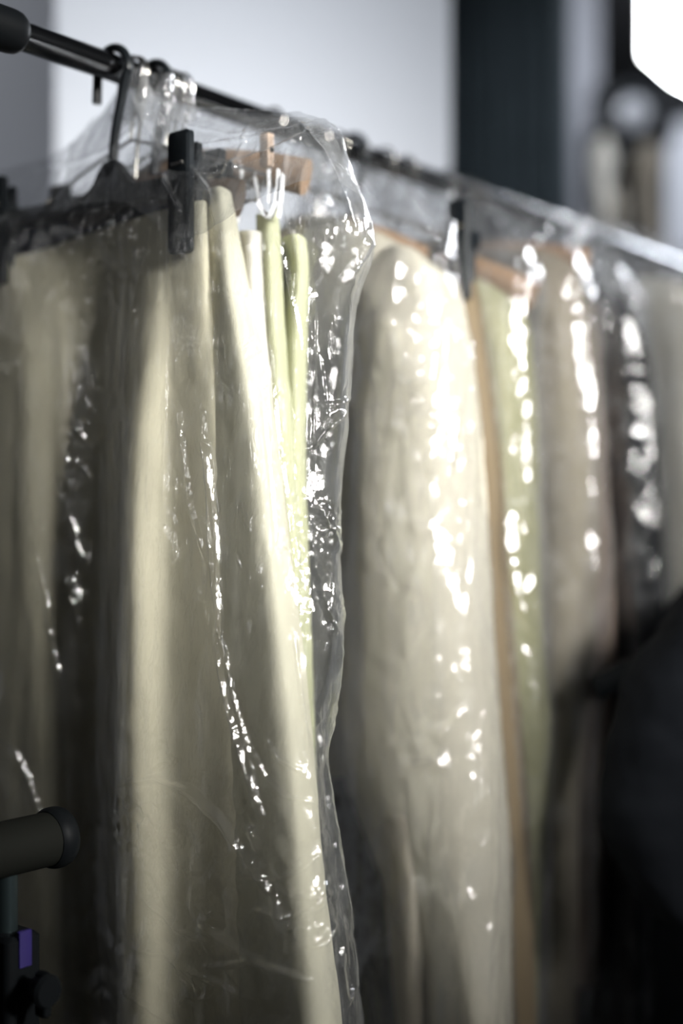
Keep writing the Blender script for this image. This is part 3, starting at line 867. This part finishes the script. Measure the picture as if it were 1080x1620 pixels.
# ---------------------------------------------------------------- black dress, white dress
tJ = station(812)
wire_hanger(tJ, 'wire hanger holding the black dress', half=0.16, drop=0.065)
oJ = loft('black_dress', [
    (455, [(880, tJ + 0.004), (920, tJ - 0.012), (955, tJ - 0.012), (990, tJ + 0.006, 20)]),
    (560, [(870, tJ + 0.01), (930, tJ - 0.026), (985, tJ - 0.032), (1020, tJ + 0.010)]),
    (700, [(870, tJ + 0.01), (940, tJ - 0.026), (1000, tJ - 0.032), (1038, tJ + 0.010)]),
    (1000, [(870, tJ + 0.01), (950, tJ - 0.026), (1010, tJ - 0.032), (1048, tJ + 0.010)]),
    (1400, [(870, tJ + 0.01), (950, tJ - 0.024), (1000, tJ - 0.030), (1040, tJ + 0.010)]),
], 'blackcloth', thick=0.035, nu=90, nv=120, fold=0.004, seed=121, hem=0.6)
tag(oJ, 'black dress under glinting film, between the beige and white clothes', 'dress')
tK = station(905)
wire_hanger(tK, 'wire hanger at the far end, holding the white dress', half=0.17, drop=0.065)
oK = loft('white_dress', [
    (440, [(960, tK + 0.004), (1010, tK - 0.012), (1060, tK - 0.012), (1105, tK + 0.006, 16)]),
    (560, [(950, tK + 0.01), (1030, tK - 0.03), (1095, tK - 0.034), (1140, tK + 0.010)]),
    (900, [(950, tK + 0.01), (1040, tK - 0.03), (1105, tK - 0.034), (1155, tK + 0.010)]),
    (1400, [(950, tK + 0.01), (1040, tK - 0.03), (1105, tK - 0.034), (1160, tK + 0.010)]),
], 'ivory', thick=0.04, nu=90, nv=120, fold=0.004, seed=131, hem=0.7)
tag(oK, 'white dress in film at the far right end of the rack', 'dress')

# extra hooks crowded on the rail
for px_, lab in ((207, 'wire hanger looped tight beside the front black hook'), (252, 'wire hanger crowded behind the second black hook'), (273, 'wire hanger between the crowded hooks above the gathered film'),
                 (430, 'lone wire hanger partway along the bare rail'), (640, 'wire hanger just beyond the yellow-green coat'), (735, 'wire hanger behind the sand dress'), (860, 'wire hanger near the far end before the white dress')):
    wire_hanger(station(px_), lab, half=0.12, drop=0.06, fall=0.04, mat='steel')


# ================================================================== film bags
def bag(name, rows, mat, label, group=None, nu=300, nv=500, disp=None, hem=0.6, top=None, **kw):
    o = loft(name, rows, mat, closed=True, nu=nu, nv=nv, fold=kw.pop('fold', 0.002), fscale=kw.pop('fscale', 14), seed=kw.pop('seed', 5),
             disp=disp, hem=hem, solid=0, **kw)
    return tag(o, label, 'garment bag', group)

t0 = tA
ridgesA = [
    ([(322, 652), (324, 700), (332, 760), (336, 850), (342, 940), (346, 1000)], 5, 0.0042),
    ([(330, 700), (340, 800), (346, 880), (349, 1000)], 4, 0.003),
    ([(343, 1000), (356, 1080), (378, 1170), (398, 1240), (412, 1292)], 6, 0.005),
    ([(350, 1005), (372, 1100), (395, 1190), (408, 1270)], 4, 0.003),
    ([(395, 1310), (402, 1330), (408, 1352)], 7, 0.003),
    ([(250, 1232), (300, 1250), (345, 1292), (385, 1350), (430, 1420), (460, 1500)], 8, 0.0045),
    ([(190, 1240), (245, 1232), (300, 1250)], 5, 0.0025),
    ([(320, 1460), (370, 1498), (430, 1532), (490, 1548)], 6, 0.004),
    ([(340, 1530), (390, 1520), (440, 1530), (490, 1552)], 5, 0.003),
    ([(430, 1395), (460, 1418), (500, 1420), (520, 1392)], 4, 0.003),
    ([(425, 1175), (440, 1200), (480, 1222)], 4, 0.002),
    ([(495, 1500), (515, 1490), (528, 1455)], 5, 0.003),
    ([(200, 640), (206, 560), (216, 480), (232, 400)], 5, 0.003),
    ([(278, 640), (290, 720), (300, 800), (330, 900)], 5, 0.002),
    ([(490, 440), (487, 560), (484, 700), (478, 780)], 6, 0.0045),
    ([(498, 470), (496, 600), (494, 740)], 4, 0.0025),
    ([(484, 716), (505, 690), (530, 662), (540, 655)], 7, 0.006),
    ([(500, 640), (530, 640), (552, 630)], 4, 0.003),
    ([(585, 372), (565, 410), (540, 445)], 6, 0.005),
    ([(500, 450), (520, 400), (528, 360)], 5, 0.003),
    ([(484, 800), (505, 810), (528, 850), (534, 872)], 5, 0.004),
    ([(486, 830), (496, 900), (512, 960), (530, 1000)], 5, 0.003),
    ([(536, 1000), (532, 1060), (524, 1130), (516, 1180)], 4, 0.003),
    ([(515, 1210), (525, 1290), (540, 1380), (556, 1470)], 4, 0.003),
    ([(545, 1480), (538, 1530), (548, 1590), (560, 1560), (558, 1490)], 4, 0.003),
    ([(100, 640), (128, 690), (150, 715), (165, 670), (190, 600)], 5, 0.002),
    ([(300, 280), (360, 262), (430, 240), (500, 205)], 5, 0.0035),
    ([(245, 225), (330, 232), (420, 215), (520, 190)], 4, 0.003),
    ([(210, 150), (250, 165), (330, 178), (440, 180)], 4, 0.003),
    ([(470, 190), (510, 240), (540, 300), (562, 360)], 4, 0.003),
    ([(455, 230), (450, 300), (462, 370)], 4, 0.003),
    ([(240, 235), (262, 285), (285, 330)], 4, 0.002),
]
ridgesA += [
    ([(40, 262), (110, 262), (180, 235), (230, 190)], 5, 0.0025), ([(150, 190), (120, 240), (95, 290)], 5, 0.0025), ([(205, 140), (225, 190), (255, 240)], 4, 0.0025),
    ([(232, 160), (290, 200), (370, 215), (450, 205)], 4, 0.0025), ([(290, 250), (330, 300), (345, 360)], 4, 0.002), ([(395, 195), (380, 240), (355, 290)], 4, 0.002),
    ([(430, 600), (440, 700), (455, 800), (468, 900)], 5, 0.0022), ([(415, 640), (428, 760), (436, 860)], 4, 0.0018), ([(465, 1000), (476, 1100), (486, 1180)], 4, 0.002),
    ([(440, 380), (455, 430), (470, 500), (478, 560)], 4, 0.0022), ([(505, 560), (512, 620), (520, 700)], 4, 0.002),
    ([(395, 1180), (420, 1230), (450, 1260), (500, 1270)], 4, 0.002), ([(400, 1440), (450, 1450), (500, 1440), (525, 1410)], 4, 0.0025), ([(380, 1380), (430, 1395), (480, 1375), (515, 1340)], 4, 0.002),
    ([(230, 1420), (280, 1470), (330, 1490)], 5, 0.0025), ([(210, 1500), (260, 1510), (320, 1545), (400, 1580)], 6, 0.003), ([(190, 1560), (230, 1590), (270, 1620)], 5, 0.0025),
    ([(20, 1180), (45, 1230), (62, 1290)], 6, 0.003), ([(60, 880), (80, 1000), (95, 1100)], 6, 0.0018),
]
patchA = [(455, 720, 30, 0.0025, 90), (500, 380, 30, 0.0025, 70), (470, 880, 26, 0.002, 90), (180, 440, 24, 0.002, 110), (120, 700, 34, 0.003, 90), (510, 1130, 26, 0.003, 80), (440, 1540, 60, 0.0025, 55), (230, 1150, 40, 0.0015, 80), (140, 430, 60, 0.002, 90), (150, 690, 40, 0.002, 80), (215, 1300, 45, 0.006, 90), (510, 830, 40, 0.004, 110), (510, 960, 40, 0.003, 110), (480, 1460, 45, 0.004, 80),
          (250, 190, 70, 0.003, 70), (450, 260, 80, 0.001, 60), (300, 1520, 120, 0.006, 40), (410, 1400, 110, 0.005, 45), (120, 330, 130, 0.0015, 70)]
bag('plastic_garment_bag', [
    (0, [(-120, t0 + 0.02, 330), (0, t0 + 0.02, 273), (85, t0 + 0.022, 244), (150, t0 + 0.024, 188), (205, t0 + 0.026, 128), (255, t0 + 0.030, 150), (300, t0 + 0.034, 168), (400, t0 + 0.036, 175), (480, t0 + 0.040, 180), (538, t0 + 0.060, 212)]),
    (40, [(-122, t0 - 0.004, 330), (0, t0 - 0.004, 290), (85, t0 - 0.004, 262), (150, t0 - 0.002, 210), (205, t0 + 0.0, 158), (260, t0 + 0.002, 172), (310, t0 + 0.004, 180), (410, t0 + 0.006, 190), (500, t0 + 0.008, 200), (558, t0 + 0.04, 235)]),
    (360, [(-130, t0 - 0.030), (0, t0 - 0.034), (90, t0 - 0.030), (160, t0 - 0.026), (230, t0 - 0.028), (300, t0 - 0.034), (370, t0 - 0.026), (445, t0 - 0.014), (520, t0 - 0.006), (584, t0 + 0.03)]),
    (460, [(-132, t0 - 0.040), (0, t0 - 0.044), (90, t0 - 0.028), (160, t0 - 0.014), (230, t0 - 0.030), (300, t0 - 0.034), (370, t0 - 0.026), (440, t0 - 0.014), (500, t0 - 0.006), (560, t0 + 0.03)]),
    (650, [(-136, t0 - 0.046), (0, t0 - 0.050), (90, t0 - 0.030), (160, t0 - 0.014), (225, t0 - 0.040), (300, t0 - 0.036), (380, t0 - 0.030), (445, t0 - 0.016), (492, t0 - 0.006), (546, t0 + 0.03)]),
    (820, [(-138, t0 - 0.048), (0, t0 - 0.054), (90, t0 - 0.034), (160, t0 - 0.014), (215, t0 - 0.048), (300, t0 - 0.040), (390, t0 - 0.036), (458, t0 - 0.022), (500, t0 - 0.006), (534, t0 + 0.03)]),
    (1010, [(-140, t0 - 0.050), (0, t0 - 0.058), (90, t0 - 0.038), (160, t0 - 0.016), (205, t0 - 0.055), (300, t0 - 0.048), (400, t0 - 0.044), (470, t0 - 0.030), (506, t0 - 0.006), (537, t0 + 0.03)]),
    (1190, [(-142, t0 - 0.050), (0, t0 - 0.060), (90, t0 - 0.040), (158, t0 - 0.020), (200, t0 - 0.060), (300, t0 - 0.052), (405, t0 - 0.048), (478, t0 - 0.034), (502, t0 - 0.010), (517, t0 + 0.03)]),
    (1380, [(-144, t0 - 0.050), (0, t0 - 0.062), (90, t0 - 0.042), (160, t0 - 0.026), (204, t0 - 0.062), (300, t0 - 0.056), (410, t0 - 0.052), (492, t0 - 0.038), (522, t0 - 0.010), (542, t0 + 0.03)]),
    (1620, [(-146, t0 - 0.050), (0, t0 - 0.064), (90, t0 - 0.044), (165, t0 - 0.030), (210, t0 - 0.064), (300, t0 - 0.058), (420, t0 - 0.056), (512, t0 - 0.042), (545, t0 - 0.010), (568, t0 + 0.03)]),
], 'film', 'clear plastic film bag over the front skirt and trousers, sharp creases shining',
    nu=760, nv=1000, thick=0.10, hem=0.42, near=0.84, disp=film_disp(ridgesA, 0.0016, patchA, 0.0010, 7, rw=1.25, ra=1.35), fold=0.0016)

top_rows = [
    (0, [(110, t0 + 0.024, 232), (150, t0 + 0.024, 194), (205, t0 + 0.026, 134), (255, t0 + 0.030, 156), (300, t0 + 0.034, 174), (400, t0 + 0.036, 181), (480, t0 + 0.040, 186), (532, t0 + 0.058, 218)]),
    (50, [(105, t0 + 0.006, 225), (150, t0 + 0.006, 196), (205, t0 + 0.006, 158), (260, t0 + 0.008, 170), (310, t0 + 0.010, 182), (410, t0 + 0.012, 190), (500, t0 + 0.014, 196), (552, t0 + 0.042, 228)]),
    (120, [(90, t0 - 0.008, 200), (150, t0 - 0.006, 172), (205, t0 - 0.006, 150), (265, t0 - 0.006, 170), (315, t0 - 0.008, 180), (415, t0 - 0.004, 160), (510, t0 + 0.004, 142), (564, t0 + 0.036, 160)]),
    (200, [(80, t0 - 0.016, 135), (150, t0 - 0.014, 120), (205, t0 - 0.014, 125), (270, t0 - 0.016, 170), (320, t0 - 0.018, 170), (418, t0 - 0.012, 110), (512, t0 - 0.002, 85), (570, t0 + 0.034, 110)]),
]
ff = loft('shoulder_fold', top_rows, 'filmtop', bpy.data.objects['plastic_garment_bag'], closed=False, hem=None, nu=360, nv=160, fold=0.002, fscale=20, seed=9, solid=0,
     disp=film_disp([(p, w_, a_) for (p, w_, a_) in ridgesA if max(q[1] for q in p) < 400], 0.0025, [(420, 240, 120, 0.0015, 50)], 0.0012, 33))
tag(ff, 'doubled milky film gathered over the hanger shoulders')

def edges_bag(edges, t, front, back=0.03):
    """edges: (py, left px, right px); front = how far the near side stands off"""
    out = []
    for i, (y, xl, xr) in enumerate(edges):
        f = front * (0.15 if i == 0 else 1.0)
        w_ = xr - xl
        out.append((y, [(xl, t + back * 0.2), (xl + w_ * 0.25, t - f), (xl + w_ * 0.5, t - f * 1.05), (xl + w_ * 0.75, t - f), (xr - w_ * 0.04, t - f * 0.45), (xr, t + back * 0.8)]))
    return out

def soft_disp(seed, crumple=0.004, vert=0.005, patches=(), ridges=()):
    return film_disp(ridges, crumple, patches, vert, seed, 0.001, 22)

G2 = None
b2 = [
    (0, [(480, tF - 0.0, 232), (540, tF - 0.008, 248), (600, tF - 0.010, 270), (650, tF - 0.010, 300), (690, tF - 0.004, 330), (712, tF + 0.012, 356)]),
    (380, [(470, tF - 0.02, 0), (530, tF - 0.05, -20), (590, tF - 0.064, -14), (640, tF - 0.064, 6), (690, tF - 0.044, 26), (726, tF + 0.012, 44)]),
] + [(y, [(xl, tF), (xl + 75, tF - 0.070), (xl + 130, tF - 0.086), (xr - 82, tF - 0.074), (xr - 30, tF - 0.046), (xr, tF + 0.022)]) for (y, xl, xr) in
     ((520, 470, 742), (620, 470, 756), (800, 468, 764), (1000, 470, 778), (1190, 480, 792), (1400, 500, 806), (1620, 520, 814))]
bag('plastic_garment_bag', b2, 'film_soft', 'clear film bag over the long beige jacket, second from the front',
    nu=260, nv=420, thick=0.07, disp=soft_disp(17, patches=[(650, 520, 60, 0.010, 30), (660, 640, 60, 0.009, 30), (700, 720, 60, 0.009, 30), (680, 850, 70, 0.008, 28), (675, 1180, 60, 0.008, 26), (580, 650, 50, 0.008, 34)],
    ridges=[([(722, 640), (716, 700), (700, 780)], 12, 0.008), ([(655, 1210), (690, 1200)], 8, 0.006), ([(700, 1165), (728, 1125)], 9, 0.006)]), hem=0.55)

b3 = [
    (0, [(560, tH + 0.0, 262), (640, tH - 0.006, 290), (720, tH - 0.010, 312), (790, tH - 0.010, 350), (835, tH - 0.004, 392), (855, tH + 0.012, 420)]),
    (400, [(620, tH - 0.01, 0), (690, tH - 0.03, -10), (740, tH - 0.045, 0), (800, tH - 0.045, 24), (840, tH - 0.03, 44), (862, tH + 0.012, 64)]),
] + [(y, [(xl, tH), (xl + 60, tH - 0.052), (xl + 110, tH - 0.056), (xr - 50, tH - 0.056), (xr - 14, tH - 0.034), (xr, tH + 0.020)]) for (y, xl, xr) in
     ((560, 640, 856), (700, 640, 862), (1000, 660, 868), (1200, 670, 876), (1400, 680, 872), (1620, 690, 864))]
bag('plastic_garment_bag', b3, 'film_soft', 'clear film bag over the yellow-green coat, third from the front',
    nu=200, nv=340, thick=0.06, disp=soft_disp(27, 0.0015, 0.002, ridges=[([(802, 800), (808, 880), (822, 950), (840, 1005)], 13, 0.009)]), hem=0.6)

b4 = [
    (0, [(650, tI + 0.0, 285), (720, tI - 0.006, 300), (790, tI - 0.010, 322), (850, tI - 0.010, 350), (890, tI - 0.004, 378), (915, tI + 0.012, 400)]),
    (420, [(700, tI - 0.01, 0), (770, tI - 0.03, -20), (830, tI - 0.04, -10), (880, tI - 0.04, 5), (915, tI - 0.03, 20), (935, tI + 0.012, 34)]),
] + [(y, [(xl, tI), (xl + 60, tI - 0.040), (xl + 110, tI - 0.048), (xr - 50, tI - 0.048), (xr - 14, tI - 0.030), (xr, tI + 0.020)]) for (y, xl, xr) in
     ((560, 700, 944), (700, 700, 952), (1000, 720, 960), (1200, 730, 950), (1620, 740, 930))]
bag('plastic_garment_bag', b4, 'film_soft', 'clear film bag over the sand dress, fourth from the front',
    nu=180, nv=300, thick=0.05, disp=soft_disp(37, 0.006, 0.006, patches=[(860, 500, 60, 0.006, 26)]), hem=0.6)

b5 = [
    (0, [(800, tJ + 0.0, 307), (850, tJ - 0.006, 322), (900, tJ - 0.012, 347), (950, tJ - 0.012, 372), (985, tJ - 0.004, 397), (1005, tJ + 0.012, 422)]),
    (480, [(840, tJ - 0.01, -10), (890, tJ - 0.03, -30), (930, tJ - 0.045, -20), (975, tJ - 0.045, 0), (1005, tJ - 0.03, 16), (1024, tJ + 0.012, 30)]),
] + [(y, [(xl, tJ), (xl + 50, tJ - 0.040), (xl + 90, tJ - 0.048), (xr - 50, tJ - 0.050), (xr - 14, tJ - 0.030), (xr, tJ + 0.020)]) for (y, xl, xr) in
     ((600, 850, 1036), (750, 850, 1050), (1000, 850, 1058), (1300, 850, 1054), (1620, 850, 1050))]
bag('plastic_garment_bag', b5, 'film_soft', 'clear film bag over the black dress, covered in round glints',
    nu=180, nv=300, thick=0.05, disp=soft_disp(47, 0.006, 0.005, patches=[(985, 640, 70, 0.008, 24), (990, 760, 60, 0.007, 24)]), hem=0.6)

b6 = [
    (0, [(880, tK + 0.0, 337), (940, tK - 0.006, 344), (1000, tK - 0.012, 360), (1060, tK - 0.012, 377), (1100, tK - 0.004, 397), (1130, tK + 0.012, 422)]),
    (480, [(930, tK - 0.01, -10), (990, tK - 0.03, -30), (1050, tK - 0.045, -20), (1100, tK - 0.045, 0), (1130, tK - 0.03, 16), (1150, tK + 0.012, 30)]),
] + [(y, [(xl, tK), (xl + 50, tK - 0.046), (xl + 110, tK - 0.054), (xr - 60, tK - 0.054), (xr - 18, tK - 0.030), (xr, tK + 0.020)]) for (y, xl, xr) in
     ((600, 940, 1160), (1000, 940, 1170), (1400, 940, 1175))]
bag('plastic_garment_bag', b6, 'film_soft', 'clear film bag over the white dress at the far right end',
    nu=180, nv=260, thick=0.06, disp=soft_disp(57, 0.008, 0.006, patches=[(1060, 500, 60, 0.008, 22)]), hem=0.65)

# gathered film necks around the hooks
def neck(px_c, y_top, y_bot, w_top, w_bot, t, label, seed):
    rows = []
    for q in np.linspace(0, 1, 5):
        y = y_top + (y_bot - y_top) * q; hw = (w_top + (w_bot - w_top) * q ** 1.6) / 2
        rows.append((y, [(px_c - hw, t + 0.004), (px_c - hw * 0.4, t - 0.008), (px_c + hw * 0.4, t - 0.008), (px_c + hw, t + 0.004)]))
    return tag(loft('film_neck', rows, 'filmtop', closed=True, thick=0.012, nu=90, nv=70, hem=None, fold=0.002, fscale=60, seed=seed, solid=0,
                disp=lambda G, Nn, s, ta, z: G + Nn * (0.0022 * ridged(s * 120 + ta * 80, z * 18, seed, 2) + 0.001 * worley(s * 160, z * 120, seed))[..., None]), label, 'garment bag')
neck(214, 106, 192, 34, 76, station(205) , 'gathered neck of clear film bunched under the front hooks', 3)
neck(252, 116, 188, 38, 70, station(232), 'gathered neck of clear film below the second black hook', 8)
neck(284, 128, 186, 34, 56, station(268), 'gathered neck of clear film ending at the bright glint', 13)

# ================================================================== black coat at the right
tc_y = 1.38
def coat_loft(name, rows, mat, parent, depth=0.10, nu=70, nv=90, seed=1):
    K = []
    for (y, xl, xr, y0) in rows:
        ks = []
        for a in np.linspace(math.pi, 0, 6):
            cx, hw = (xl + xr) / 2, (xr - xl) / 2
            p = at(cx + hw * math.cos(a), y, y0); p = p + np.array([0, -depth * math.sin(a), 0])
            p[2] = EYE + (810 - y) / FPX * y0
            ks.append(p)
        for a in np.linspace(0, math.pi, 6)[1:-1]:
            cx, hw = (xl + xr) / 2, (xr - xl) / 2
            p = at(cx + hw * math.cos(a), y, y0); p = p + np.array([0, depth * math.sin(a), 0]); p[2] = EYE + (810 - y) / FPX * y0
            ks.append(p)
        K.append(ks)
    K = np.array(K); K = np.concatenate([K[:, -2:], K, K[:, :3]], 1); n = K.shape[1]
    Gk = np.swapaxes(cubic(np.arange(n), np.swapaxes(K, 0, 1), np.linspace(2, n - 3, nu + 1)[:-1]), 0, 1)
    x = np.array([r[0] for r in rows], float)
    G = cubic(x, Gk, np.linspace(x[0], x[-1], nv))
    Nn = grid_normals(G)
    G = G + Nn * (0.006 * vnoise(G[..., 0] * 14, G[..., 2] * 22, G[..., 1] * 14, seed) + 0.002 * vnoise(G[..., 0] * 50, G[..., 2] * 60, G[..., 1] * 50, seed))[..., None]
    o = fast_grid(name, G, M[mat], parent, True)
    return o
coat = thing('black_coat', at(1150, 1400, tc_y), 'bulky black coat with a bent sleeve, filling the lower right', 'coat')
coat['category'] = 'coat'
coat_loft('body', [(930, 1085, 1260, tc_y + 0.08), (985, 1050, 1330, tc_y + 0.08), (1100, 1030, 1360, tc_y + 0.08), (1400, 1030, 1380, tc_y + 0.08), (1620, 1034, 1400, tc_y + 0.08), (1900, 1030, 1420, tc_y + 0.08), (2330, 1020, 1440, tc_y + 0.08)], 'blackcloth', coat, 0.10, seed=4)
coat_loft('sleeve', [(950, 1085, 1170, tc_y - 0.06), (1000, 1040, 1160, tc_y - 0.06), (1100, 985, 1130, tc_y - 0.06), (1200, 954, 1100, tc_y - 0.06), (1290, 946, 1090, tc_y - 0.06), (1350, 962, 1090, tc_y - 0.06), (1400, 995, 1095, tc_y - 0.06), (1440, 1040, 1095, tc_y - 0.06)], 'blackcloth', coat, 0.05, seed=9)

# film-wrapped parcel and dark strap low right
par = coat_loft('cloth_bag', [(1400, 1000, 1020, 2.15), (1430, 975, 1060, 2.15), (1500, 950, 1080, 2.15), (1620, 925, 1085, 2.15), (1900, 920, 1090, 2.15), (2100, 930, 1080, 2.15)], 'taupe', None, 0.06, seed=14)
par.data.materials.clear(); par.data.materials.append(plain('grey_canvas', (0.16, 0.16, 0.17), 0.5, 0, 0.2, 12))
tag(par, 'grey bag with a black strap, low behind the black coat', 'bag')
MB().tube(smooth_path([at(1010, 1395, 2.07), at(985, 1450, 2.06), at(962, 1530, 2.06), at(935, 1650, 2.06)]), 0.007, 10, flat=(1.6, 0.5)).build('strap', M['rubber'], par)

# ================================================================== studio lamp and things in the far right
lamp = thing('studio_lamp', (at(1050, 60, 4.0)[0], 4.0, 0), 'bright studio lamp glowing white at the top right', 'lamp')
hexp = [(1018, -12), (1018, 90), (1066, 132), (1100, 150), (1122, 100), (1122, 20), (1078, -14), (1040, -30)]
cen = at(1060, 60, 4.0)
def ring(y, k, grow=1.0): return [at(1060 + (p[0] - 1060) * grow, 60 + (p[1] - 60) * grow, 4.0) + np.array([0, y, 0]) for p in hexp]
n8 = len(hexp)
MB().add(ring(0, 0, 0.93), [tuple(range(n8))]).build('diffuser', M['lamp'], lamp, False)
v1 = ring(-0.004, 0, 0.93) + ring(-0.004, 0, 1.04) + ring(0.20, 0, 0.45)
fs = [(i, (i + 1) % n8, n8 + (i + 1) % n8, n8 + i) for i in range(n8)] + [(n8 + i, n8 + (i + 1) % n8, 2 * n8 + (i + 1) % n8, 2 * n8 + i) for i in range(n8)] + [tuple(2 * n8 + i for i in range(n8))]
MB().add(v1, fs).build('shade', M['black'], lamp, False)
lx, ly = cen[0], 4.22
MB().tube([(lx, ly, 1.9), (lx, ly, cen[2])], 0.012, 12).build('pole', M['black'], lamp)
MB().tube([(lx, ly, 0.7), (lx, ly, 1.9)], 0.016, 12).build('lower_pole', M['black'], lamp)
for k in range(3):
    an = 2 * math.pi * k / 3 + 0.4
    MB().tube([(lx, ly, 0.75), (lx + 0.45 * math.cos(an), ly + 0.3 * math.sin(an), 0.01)], 0.011, 10).build('leg', M['black'], lamp)
spot('studio_lamp_light', tuple(cen + np.array([0, -0.08, 0])), (0.1, 1.4, 1.5), 14, 120, 0.5, 0.08, (0.93, 0.96, 1.0))

# dark camera-like equipment on a stand, under the lamp
eq = thing('stage_light', (at(990, 0, 3.9)[0], 3.9, 0), 'unlit black stage light on a stand below the bright lamp', 'lamp')
ec = at(990, 195, 3.9)
MB().tube([ec + np.array([0, 0.12, 0]), ec + np.array([0, 0.02, 0]), ec + np.array([0, -0.10, 0])], [0.06, 0.085, 0.09], 24).build('housing', M['black'], eq)
MB().tube([ec + np.array([0, -0.101, 0]), ec + np.array([0, -0.106, 0])], [0.045, 0.02], 24).build('lens', plain('lens_glass', (0.35, 0.36, 0.38), 0.2), eq)
for s in (-1, 1):
    MB().box(ec + np.array([s * 0.10, -0.08, 0.0]), ((1, 0, 0), (0, 0, 1), (0, 1, 0)), (0.012, 0.16, 0.12), 0.003).build('barn_door', M['black'], eq)
MB().tube([ec + np.array([0, 0.02, -0.08]), (ec[0], 3.92, 0.6)], 0.016, 12).build('pole', M['black'], eq)
for k in range(3):
    an = 2 * math.pi * k / 3
    MB().tube([(ec[0], 3.92, 0.62), (ec[0] + 0.35 * math.cos(an), 3.92 + 0.35 * math.sin(an), 0.01)], 0.010, 10).build('leg', M['black'], eq)

# pale garments on a second rail, far right
t2 = thing('far_clothes_rail', (at(980, 0, 3.3)[0], 3.3, 0), 'far clothes rail with pale hanging shirts, beyond the main rack', 'clothes rack')
zr = at(0, 212, 3.3)[2]
x0_, x1_ = at(930, 0, 3.3)[0], at(1046, 0, 3.3)[0]
MB().tube([(x0_, 3.3, zr), (x1_, 3.3, zr)], 0.012, 12).build('rail', M['rubber'], t2)
for x in (x0_, x1_):
    MB().tube([(x, 3.3, zr), (x, 3.3, 0.02)], 0.011, 12).build('post', M['rubber'], t2)
    MB().tube([(x, 3.1, 0.02), (x, 3.5, 0.02)], 0.012, 12).build('foot', M['rubber'], t2)
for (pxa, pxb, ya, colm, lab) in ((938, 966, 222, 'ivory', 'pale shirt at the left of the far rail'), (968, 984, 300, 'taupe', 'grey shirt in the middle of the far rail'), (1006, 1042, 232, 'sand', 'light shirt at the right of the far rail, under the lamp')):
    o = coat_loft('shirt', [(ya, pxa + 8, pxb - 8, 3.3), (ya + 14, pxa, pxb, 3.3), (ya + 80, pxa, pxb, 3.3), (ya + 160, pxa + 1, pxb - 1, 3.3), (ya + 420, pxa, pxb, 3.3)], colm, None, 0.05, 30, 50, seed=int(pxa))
    tag(o, lab, 'shirt', 'shirts on the far rail')

vs_ = thing('valet_stand', (coat.location[0], tc_y + 0.08, 0), 'black valet stand carrying the bulky black coat at lower right', 'stand')
vx = coat.location[0]
MB().tube([(vx, tc_y + 0.08, 0.02), (vx, tc_y + 0.08, 1.1)], 0.014, 12).build('pole', M['rubber'], vs_)
MB().tube([(vx - 0.12, tc_y + 0.08, 1.06), (vx, tc_y + 0.08, 1.12), (vx + 0.12, tc_y + 0.08, 1.06)], 0.014, 12).build('shoulders', M['rubber'], vs_)
MB().tube([(vx, tc_y + 0.08, 0.0), (vx, tc_y + 0.08, 0.02)], 0.16, 32).build('base', M['rubber'], vs_)

for o in C.objects:                      # members of one kind share a group
    if o.parent is None and o.get('label'):
        n = o.name.split('.')[0]
        g = {'plastic_garment_bag': 'clear film bags on the rack', 'film_neck': 'gathered film necks under the hooks', 'wire_hanger': 'wire hangers along the rail',
             'coat_hanger': 'wooden coat hangers on the rail', 'clip_hanger': 'black clip hangers on the rail'}.get(n)
        if g: o['group'] = g
